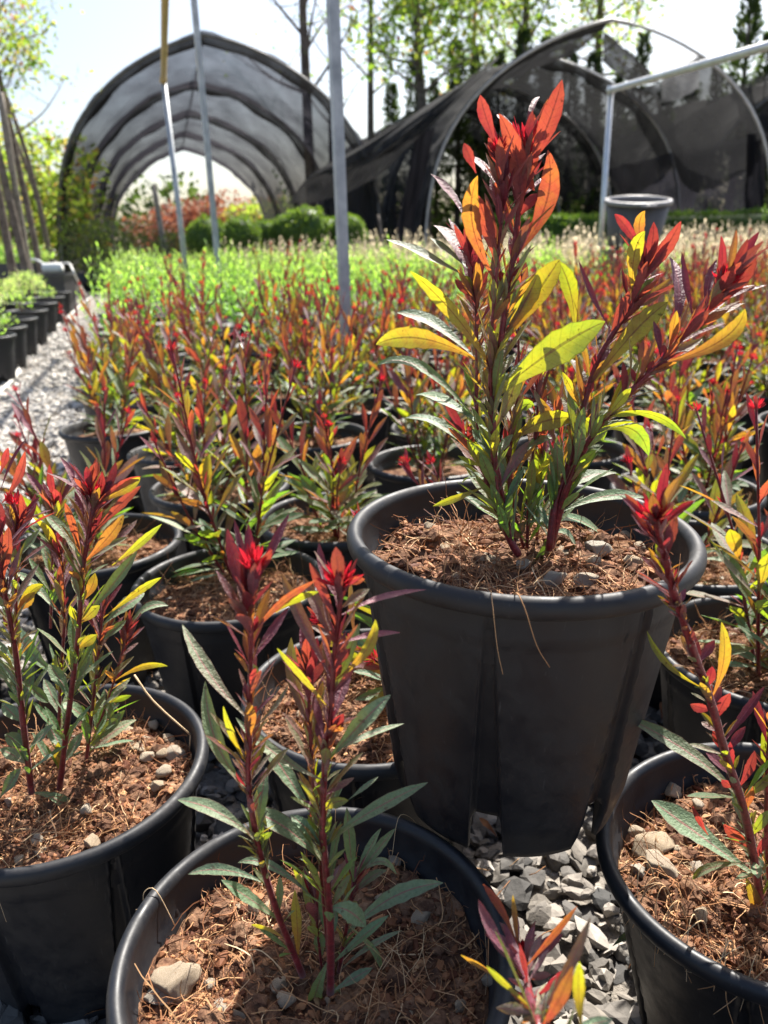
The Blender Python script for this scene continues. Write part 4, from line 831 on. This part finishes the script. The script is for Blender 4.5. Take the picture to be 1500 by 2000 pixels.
A=Acc(); tube(A,smooth_path([Vector((-.11,0,.11)),Vector((-.17,0,.15)),Vector((-.24,.02,.16))],4),.014,.012,8); A.build('spout',M['white'],T)
A=Acc(); gd=at(170,580,z=.02)-bx-Vector((0,0,z1)); tube(A,smooth_path([Vector((.10,0,.10)),Vector((.2,-.02,.10)),Vector((.32,-.2,-.05)),Vector(gd)],6),.011,.011,8); A.build('outlet_hose',M['hose'],T)
# black raised planter at left with low greenery
T=empty('planter_box',Vector((-5.6,11.2,0)),'long black raised planter at the left edge with low yellow-green plants','planter')
A=Acc(); box(A,(-2.6,-.3,0),(1.05,.3,.52)); A.build('box',M['cloth3'] if 0 else M['greyplastic'],T,smooth=False)
A=Acc(); random.seed(6)
for i in range(2600):
    q=Vector((random.uniform(-2.6,1.05),random.uniform(-.3,.3),.5+abs(random.gauss(0,.09)))); leaf(A,q,q+rv(.03)+Vector((0,0,.03)),q+rv(.05)+Vector((0,0,.05)),.035,rv(),max(0,random.gauss(.5,.2)),random.random(),False)
A.build('foliage',M['green'],T)
# dark olive shrubs at the tunnel mouth
def leafcloud(A,c,rad,n,L,mi=0,red=.4,W=.4,flat=1.,rs=.2,inner=.35):
    c=Vector(c)
    for i in range(n):
        d=rv().normalized(); r=inner+(1-inner)*random.random()**.5; r*=1+.22*noise.noise(d*2.2+c)
        q=c+Vector((d.x*rad[0]*r,d.y*rad[1]*r,d.z*rad[2]*r)); t=q+rv(L*.45)+d*L*.3; l_=(t-q).length; 
        leaf(A,q,(q+t)*.5+rv(L*.08),t,max(L*.25,l_*W),rv(),min(1,max(0,random.gauss(red,rs))),random.random(),False,prof=((0,.15),(.5,1),(1,.1)))
random.seed(31)
for k,(px,y,h,w_,lb) in enumerate([(175,13.6,.75,.5,'dull olive shrub in a black tub at the left foot of the left tunnel'),(232,13.9,.85,.55,'wider olive shrub in a black tub just inside the left tunnel mouth'),(300,14.6,.85,.6,'brownish green shrub under the middle of the left tunnel'),(345,13.4,.6,.45,'low grey-green shrub beside the stake in the left tunnel mouth')]):
    x=at(px,500,y=y).x; T=empty('potted_shrub',Vector((x,y,0)),lb,'potted shrub')
    A=Acc(); lathe(A,[(0,0),(.2,0),(.25,.3),(.24,.3),(.2,.26),(0,.26)],28); A.build('pot',M['plastic'],T)
    A=Acc(); leafcloud(A,(0,0,.28+h*.5),(w_,w_*.8,h*.55),1500,.06,red=.55,inner=.2); 
    for i in range(7): tube(A,[Vector((0,0,.26)),Vector((random.uniform(-.3,.3)*w_*1.5,random.uniform(-.2,.2),.3+h*.8))],.008,.004,4,1)
    A.build('foliage',[M['dark'],M['bark']],T)
# box balls
random.seed(41); bb=[(405,466,36),(472,462,34),(520,462,28),(555,452,26),(600,452,42),(640,456,28),(680,456,33)]
lbs=['leftmost','second from left','third from left','fourth from left','largest, right of centre','second from right','rightmost']
A=Acc(); 
vs=[v*.93 for v in ICO3[0]]; A.add(vs,ICO3[1],0,(.1,.1,.2)); leafcloud(A,(0,0,0),(1,1,1),5000,.13,0,.5,.5,inner=.86); BALL=take(A.build('box_ball',[M['boxleaf']]))
for (px,py,rr),l_ in zip(bb,lbs):
    y=12.4+random.uniform(-.4,.4); q=at(px,py,y=y); r=rr/FPX*y
    T=empty('topiary_ball',Vector((q.x,y,0)),f'clipped dark green box ball behind the green bed, {l_} of the seven','topiary','clipped box balls')
    linked('crown',BALL,T,(0,0,q.z),(random.uniform(0,6),0,random.uniform(0,6)),r); A=Acc(); tube(A,[Vector((0,0,0)),Vector((0,0,q.z-r*.4))],.035,.03,8); A.build('trunk',M['bark'],T)
    A=Acc(); lathe(A,[(0,0),(.16,0),(.2,.28),(.19,.28),(0,.24)],20); A.build('pot',M['plastic'],T)
# hedge on the right
A=Acc(); random.seed(43); box(A,(2.0,14.4,0),(12,15.0,.95),c=(.05,.1,.2))
for i in range(9000):
    x=random.uniform(2,12); 
    q=Vector((x,random.uniform(14.35,15.05),.97+.09*noise.noise(Vector((x*1.7,0,0))))) if random.random()<.4 else Vector((x,14.37-random.random()*.05,random.uniform(.3,1.0)))
    leaf(A,q,q+rv(.02),q+rv(.035)+Vector((0,-.01,.03)),.035,rv(),min(1,abs(random.gauss(.35,.25))),random.random(),False,prof=((0,.2),(.5,1),(1,.1)))
tag(A.build('hedge',M['boxleaf']),'low clipped green hedge behind the cream shrubs under the right tunnel','hedge')

# ================================================================ TUNNELS
AX=Vector((-.25,.968,0))
def arch(W,H,peak,k):   # k in 0..1 across, returns (x,z): side walls springing into a slightly pointed vault
    a=math.pi*k; x=-math.cos(a); z=math.sin(a)
    zz=(abs(z)**.86)*(1+.045*(1-abs(x))**3)/1.045
    return Vector((x*W*(1+.05*math.sin(2*a)**2),0,zz*H))
def tunnel(name,lb,front,W,H,nh,step,cover,mt,sag=.22,hoopm='hoop',hr=.028,back=None,seed=0,hems=None,grp=None):
    random.seed(seed)
    T=empty(name,Vector(front),lb,'shade tunnel',grp); ns=40
    for i in range(nh):
        A=Acc(); o_=AX*(i*step); path=[o_+arch(W,H,0,k/ns) for k in range(ns+1)]; path[0].z=path[-1].z=-.03
        tube(A,path,hr,hr,8); A.build('hoop',M[hoopm],T)
    A=Acc(); tube(A,[arch(W,H,0,.5)-Vector((0,0,.04)),AX*(step*(nh-1))+arch(W,H,0,.5)-Vector((0,0,.04))],.02,.02,8); A.build('ridge_pipe',M[hoopm],T)
    for i in range(nh-1):
        ks=cover(i)
        if not ks: continue
        for ci,(k0,k1,mk) in enumerate(ks):
            A=Acc(); nu,nv=56,18; vs=[];fs=[]
            for a in range(nu+1):
                for b in range(nv+1):
                    k=k0+(k1-k0)*a/nu; f=b/nv; p=arch(W+.03,H+.03,0,k)+AX*((i+f)*step)
                    c=Vector((0,0,H*.25)); s=math.sin(math.pi*f)*sag*(math.sin(math.pi*min(1,max(0,k)))**.6)
                    s+=.09*noise.noise(Vector((k*9+seed,i+f*2,seed)))+.05*noise.noise(Vector((k*34,f*6+i*3,seed)))
                    d=(arch(W,H,0,k)-c); d=d.normalized() if d.length>0 else Vector((0,0,1)); p-=d*s
                    if hems and (k1>.7 and a>nu-7): p+=Vector((-.05,0,-1))*((a-(nu-7))/7*hems*(abs(math.sin(math.pi*f))**.8)*random.uniform(.9,1.05))
                    if p.z<0:p.z=0.01
                    vs.append(p)
            for a in range(nu):
                for b in range(nv): q=a*(nv+1)+b; fs.append((q,q+1,q+nv+2,q+nv+1))
            A.add(vs,fs); A.build('cloth_bay',M[mk],T)
        # gathered cloth along each hoop
        for (k0,k1,mk) in ks[:1]:
            A=Acc(); vs=[];fs=[]; nu=48; o2=AX*(i*step)
            for a in range(nu+1):
                k=k0+(k1-k0)*a/nu; c=Vector((0,0,H*.25)); q=arch(W+.02,H+.02,0,k); d=(q-c).normalized()
                for j,(u_,v_) in enumerate(((0,.02),(.09,-.07),(.24,-.16),(.38,-.07))): vs.append(q+o2+AX*(u_*(1+.3*noise.noise(Vector((k*12,i,j)))))+d*(v_*(.8+.5*noise.noise(Vector((k*16,i+4,j))))))
            for a in range(nu):
                for j in range(3): q=a*4+j; fs.append((q,q+1,q+5,q+4))
            A.add(vs,fs); A.build('cloth_fold',M['cloth2'],T)
    return T
f1=at(440,500,y=15.0); T1=tunnel('shade_tunnel','left shade tunnel: black mesh over pointed hoops with the sky glowing through, open far end',(f1.x-.05,15.0,0),2.95,4.02,5,4.2,lambda i:[(0,1,'cloth')],'thin',.34,seed=2)
f2=at(1190,440,y=14.8)
def cov2(i):
    if i==0: return [(.02,.50,'cloth2'),(.66,.85,'cloth2')]
    return [(.0,.845,'cloth2')]
T2=tunnel('shade_tunnel','right shade tunnel: torn dark cloth drooping in scallops from thin pale hoops',(f2.x-.2,14.8,0),3.12,4.04,6,2.7,cov2,'dense',.30,hoopm='palehoop',hr=.026,seed=5,hems=.5)
f3=Vector((10.6,18.6,0)); T3=tunnel('shade_tunnel','third shade tunnel, only its dark left shoulder showing at the right edge',f3,3.6,4.1,4,2.8,lambda i:[(0,1,'cloth2')],'dense',.25,seed=9)
# hanging cloths belonging to the right tunnel (they hang from its hoops)
def drape(T,name,pts,mt,n=20,fold=.05,seed=0,loc=None):
    # pts: four 3D corners (tl,tr,bl,br) in world
    random.seed(seed); tl,tr,bl,br=[Vector(p)-T.location for p in pts]; A=Acc(); vs=[];fs=[]
    for a in range(n+1):
        for b in range(n+1):
            u,v=a/n,b/n; p=tl.lerp(tr,u).lerp(bl.lerp(br,u),v); p+=Vector((0,1,.2))*(fold*noise.noise(Vector((u*7+seed,v*2,seed)))*2)+Vector((0,0,-1))*(fold*1.2*math.sin(math.pi*u)*v)
            vs.append(p)
    for a in range(n):
        for b in range(n): q=a*(n+1)+b; fs.append((q,q+1,q+n+2,q+n+1))
    A.add(vs,fs); A.build(name,M[mt],T)
W2=lambda px,py,y: at(px,py,y=y)
drape(T2,'hanging_cloth',[W2(812,262,14.7),W2(850,250,14.8),W2(770,470,14.4),W2(800,474,14.8)],'cloth3',seed=3,fold=.12)
drape(T2,'hanging_cloth',[W2(1462,262,14.9),W2(1500,258,15.2),W2(1455,450,14.9),W2(1490,450,15.3)],'cloth3',seed=4,fold=.12)
drape(T2,'side_cloth',[W2(885,176,15.3),W2(985,102,14.9),W2(600,345,13.2),W2(818,268,14.6)],'cloth2',n=34,seed=6,fold=.10)
drape(T2,'side_cloth',[W2(600,345,13.2),W2(818,268,14.6),W2(560,400,13.3),W2(745,340,14.6)],'cloth2',n=24,seed=7,fold=.10)
drape(T2,'hanging_cloth',[W2(1290,104,16.6),W2(1366,100,15.6),W2(1292,200,16.6),W2(1366,170,15.6)],'paleveil',seed=8,fold=.05)
drape(T2,'end_cloth',[W2(1180,60,14.9),W2(1240,110,15.0),W2(1175,118,16.5),W2(1290,160,16.6)],'cloth2',seed=9,fold=.15)
drape(T2,'end_cloth',[W2(1180,330,19.),W2(1470,262,15.6),W2(1250,430,18.5),W2(1480,400,15.8)],'cloth',n=24,seed=10,fold=.2)
drape(T3,'end_cloth',[W2(1428,172,18.5),W2(1560,120,18.5),W2(1470,300,18.3),W2(1570,330,18.3)],'cloth2',n=24,seed=21,fold=.2)
drape(T1,'side_cloth',[W2(640,360,15.4),W2(735,300,15.0),W2(610,470,15.2),W2(750,472,15.0)],'cloth2',n=20,seed=12,fold=.10)
# stakes and props inside the tunnels
for (p0,p1,r,lb,mk) in [((300,362,14.2),(322,470,14.0),.06,'short thick dark wooden prop leaning in the left tunnel mouth','wood'),((55,520,9.6),(0,180,9.4),.05,'leaning weathered grey stake, nearest to the left edge','wood'),((738,420,14.2),(742,480,14.0),.03,'rust red short stake at the foot of the left tunnel','bark')]:
    a,b=W2(*p0),W2(*p1); lo,hi_=(a,b) if a.z<b.z else (b,a); d=(hi_-lo); lo2=lo-d*(lo.z/d.z+.01) if d.z>0 else lo; A=Acc(); tube(A,smooth_path([lo2,lo2.lerp(hi_,.5)+rv(.02),hi_],5),r,r*.7,10,jit=.1); tag(A.build('wooden_stake',M[mk]),lb,'stake')

# ================================================================ TREES
def tree(name,lb,loc,H,r0,crown,lean=(0,0),nb=14,nleaf=3500,L=.09,mt='tree',red=.45,seed=0,grp=None,cr=1.3,start=.35,rs=.2,gap=.0,cat='tree',up=.8,leafy=1.):
    random.seed(seed); T=empty(name,Vector(loc),lb,cat,grp); AT,AC=Acc(),Acc()
    top=Vector((lean[0],lean[1],H)); tr=smooth_path([Vector((0,0,-.05)),top*.33+rv(.05),top*.66+rv(.10),top],6); n=len(tr)-1
    tube(AT,tr,r0,r0*.18,9,jit=.05); tips=[]
    for i in range(nb):
        f=start+(1-start)*(i+random.random())/nb; k=min(n-1,int(f*n)); p=tr[k].lerp(tr[k+1],f*n-k); a=i*2.4+random.uniform(-.5,.5); l_=cr*(1.15-f*.75)*random.uniform(.6,1.15)
        e=p+Vector((math.cos(a)*l_,math.sin(a)*l_,l_*up*random.uniform(.5,1.4))); br=smooth_path([p,p.lerp(e,.5)+rv(.06*l_)+Vector((0,0,-.05*l_)),e],4); tube(AT,br,r0*.32*(1.1-f*.6),r0*.06,5); tips.append((e,.32*l_)); 
        for j in range(4):
            q=br[random.randrange(3,len(br))]; e2=q+Vector((random.gauss(0,1),random.gauss(0,1),random.uniform(.2,1.3)))*l_*.32; tube(AT,[q,q.lerp(e2,.5)+rv(.02*l_),e2],r0*.09,r0*.03,4); tips.append((e2,.26*l_))
    tips.append((top,cr*.25)); AT.build('trunk',M['bark'],T)
    tips=[t for t in tips if random.random()<leafy]
    if nleaf and tips:
        per=max(1,nleaf//len(tips))
        for c,rad in tips:
            rad=max(rad,.12); nn=int(per*random.uniform(.4,1.6)); rr=red+random.gauss(0,.08)
            for _ in range(nn):
                q=c+Vector((random.gauss(0,1),random.gauss(0,1),random.gauss(0,.85)))*rad*.75; t=q+rv(L*.5); leaf(AC,q,(q+t)*.5+rv(L*.1),t,L*random.uniform(.4,.75),rv(),min(1,max(0,random.gauss(rr,rs))),random.random(),False,prof=((0,.2),(.5,1),(1,.1)))
        AC.build('crown',M[mt],T)
    return T
def gx(px,y): return at(px,500,y=y).x
tl=[(20,10.4,6.5,.06,-.35,.35,'slim young tree at the far left edge with yellow-green spring leaves'),(52,9.4,7.5,.05,-.5,.45,'thin-stemmed tree just right of the leftmost one, tallest of the left group'),(78,10.8,6.2,.05,-.55,.5,'slender staked tree in the middle of the left group'),
 (100,11.6,5.5,.045,-.5,.62,'slender tree with pinkish leaf tips nearest to the left tunnel'),(100,12.6,4.6,.04,-.6,.78,'small tree with crimson leaves beside the left shoulder of the left tunnel'),(-10,12.5,6.5,.06,0,.4,'yellow-green tree cut by the left edge behind the grey stake')]
for i,(px,y,H,r0,ln,rd,lb) in enumerate(tl):
    tree('young_tree',lb,(gx(px,y),y,0),H,r0,1,(ln,.1),16,2600 if i!=4 else 500,.075,'tree',rd,100+i,'young trees at the left',cr=.85,start=.30 if i<3 else .55,rs=.18,up=1.2)
for i,(px,y,H,sd) in enumerate([(60,16,2.9,1),(60,17,3.2,2),(15,15,3.0,3),(40,20,2.6,4),(20,22,3.4,5)]):
    random.seed(sd); T=empty('background_bush',Vector((gx(px,y),y,0)),['light green bush behind the left stakes','light green bush between the left trees and the left tunnel','light green bush at the far left behind the planter','low light green bush behind the leftmost young trees','tallest light green bush behind the left tree stems'][i],'bush')
    A=Acc(); 
    for k in range(5): leafcloud(A,(random.uniform(-.9,.9),random.uniform(-.5,.5),H*random.uniform(.3,.75)),(.9,.7,.8),700,.12,0,.45,.6,inner=.3)
    for k in range(5): tube(A,[Vector((0,0,0)),Vector((random.uniform(-.8,.8),0,H*.8))],.03,.01,5,1)
    A.build('foliage',[M['tree'],M['bark']],T)
tm=[(612,19,11,.14,(.2,0),22,500,1.6,.45,.3,'tall bare-branched tree behind the left tunnel, beside the square post'),(725,23,12,.12,(.1,0),22,700,1.9,.45,.35,'thin bare tree in the gap between the two tunnels'),(655,26,12,.10,(.3,0),20,450,1.7,.5,.3,'far bare tree with twiggy crown right of the square post')]
for i,(px,y,H,r0,ln,nb,nl,cr,rd,stt,lb) in enumerate(tm): tree('bare_tree',lb,(gx(px,y),y,0),H,r0,1,ln,nb,nl,.11,'tree',rd,120+i,None,cr=cr,start=stt,leafy=.6,up=1.1)
tg=[(832,21,9.0,.17,24,5000,1.9,'leafy green tree with a straight trunk left of the right tunnel peak'),(1010,27,12.5,.2,24,5200,2.8,'large green tree crown above the peak of the right tunnel'),(1150,29,13.,.2,24,5200,2.8,'tall green tree whose crown tops the right side of the right tunnel'),(930,30,10.5,.18,20,2600,2.3,'green tree between the two big crowns, partly behind the dark cloth')]
for i,(px,y,H,r0,nb,nl,cr,lb) in enumerate(tg): tree('leafy_tree',lb,(gx(px,y),y,0),H,r0,1,(0,0),nb,nl,.17,'tree',.33,130+i,None,cr=cr,start=.42,up=.6)
# conifer screen: one crown mesh shared by the copies
def conifer_mesh(seed,H=5.2,R0=.75):
    random.seed(seed); AC,AT=Acc(),Acc(); tube(AT,smooth_path([Vector((0,0,-.05)),Vector((.05,0,H*.5)),Vector((0,0,H))],5),.11,.02,8)
    for i in range(3800):
        z=.5+(H-.5)*random.random(); r=R0*(1-((z-.5)/(H-.3)))**.55*(.65+.5*noise.noise(Vector((z*2.3,seed,0)))); a=random.uniform(0,6.28); rr=r*random.uniform(.25,1.1)
        if noise.noise(Vector((math.cos(a)*1.8+seed*3,math.sin(a)*1.8,z*1.6)))<-.15: continue
        q=Vector((math.cos(a)*rr,math.sin(a)*rr,z)); t=q+Vector((math.cos(a),math.sin(a),.9))*.09+rv(.03); leaf(AC,q,(q+t)*.5,t,.05,rv(),abs(random.gauss(.3,.25)),random.random(),False,prof=((0,.3),(.5,1),(1,.1)))
    return take(AT.build('trunk',M['bark'])),take(AC.build('crown',M['dark']))
CM=[conifer_mesh(s) for s in (1,2,3)]; random.seed(51)
cl=[(770,24,.9),(815,22.5,1.0),(850,25,.95),(890,23,1.05),(930,25,1.1),(965,23,1.0),(1010,24.5,1.15),(1050,23,1.05),(1095,25,1.1),(1140,23.5,1.0),(1185,25,.95),(1225,24,1.1),(1275,23,.9),(1320,25,1.0),(1365,24,.95),(1410,23,1.25),(1450,25.5,1.15),(1495,24,1.3),(1540,25,1.2)]
for i,(px,y,s) in enumerate(cl):
    T=empty('conifer',Vector((gx(px,y),y,0)),f'dark columnar conifer, {big[i]} from the left in the screen behind the right tunnel' if i not in (15,17) else ['narrow conifer tip poking above the right shoulder of the right tunnel','tallest conifer tip at the right, beside the third tunnel'][i==17],'conifer','conifer screen')
    if i in(15,17): del T['group']
    a,b=CM[i%3]; linked('trunk',a,T,sc=s); linked('crown',b,T,rot=(0,0,random.uniform(0,6)),sc=s)
# red-brown bushes seen through the left tunnel
for i,(px,y,H,w_) in enumerate([(385,36,2.6,2.4),(440,37,2.8,2.6),(330,38,2.0,2.4),(500,35,2.6,2.2),(560,36,2.8,2.4)]):
    random.seed(200+i); T=empty('background_bush',Vector((gx(px,y),y,0)),['russet bush in the middle of the far opening of the left tunnel','russet bush right of the middle in the far opening of the left tunnel','russet bush at the left of the far opening','green and russet bush at the right of the far opening','olive bush glimpsed through the right wall of the left tunnel'][i],'bush')
    A=Acc(); [leafcloud(A,(random.uniform(-w_*.4,w_*.4),random.uniform(-.5,.5),H*random.uniform(.2,.75)),(w_*.5,w_*.4,H*.3),500,.2,0,.5,.6,inner=.3) for k in range(6)]
    for k in range(4): tube(A,[Vector((0,0,0)),Vector((random.uniform(-1,1),0,H*.8))],.05,.02,5,1)
    A.build('foliage',[M['redbush'] if i<3 else M['tree'],M['bark']],T)
# far wood closing the horizon
random.seed(61); A=Acc()
for i in range(75):
    x=-48+1.35*i+random.uniform(-.6,.6); H=random.uniform(2.2,4.6); leafcloud(A,(x,46+random.uniform(-2,2),H*.45),(1.7,1.2,H*.55),260,.42,0,.4,.6,inner=.2)
o=A.build('far_wood',M['dark']); o['kind']='stuff'; tag(o,'distant dark line of woodland along the horizon','woodland')
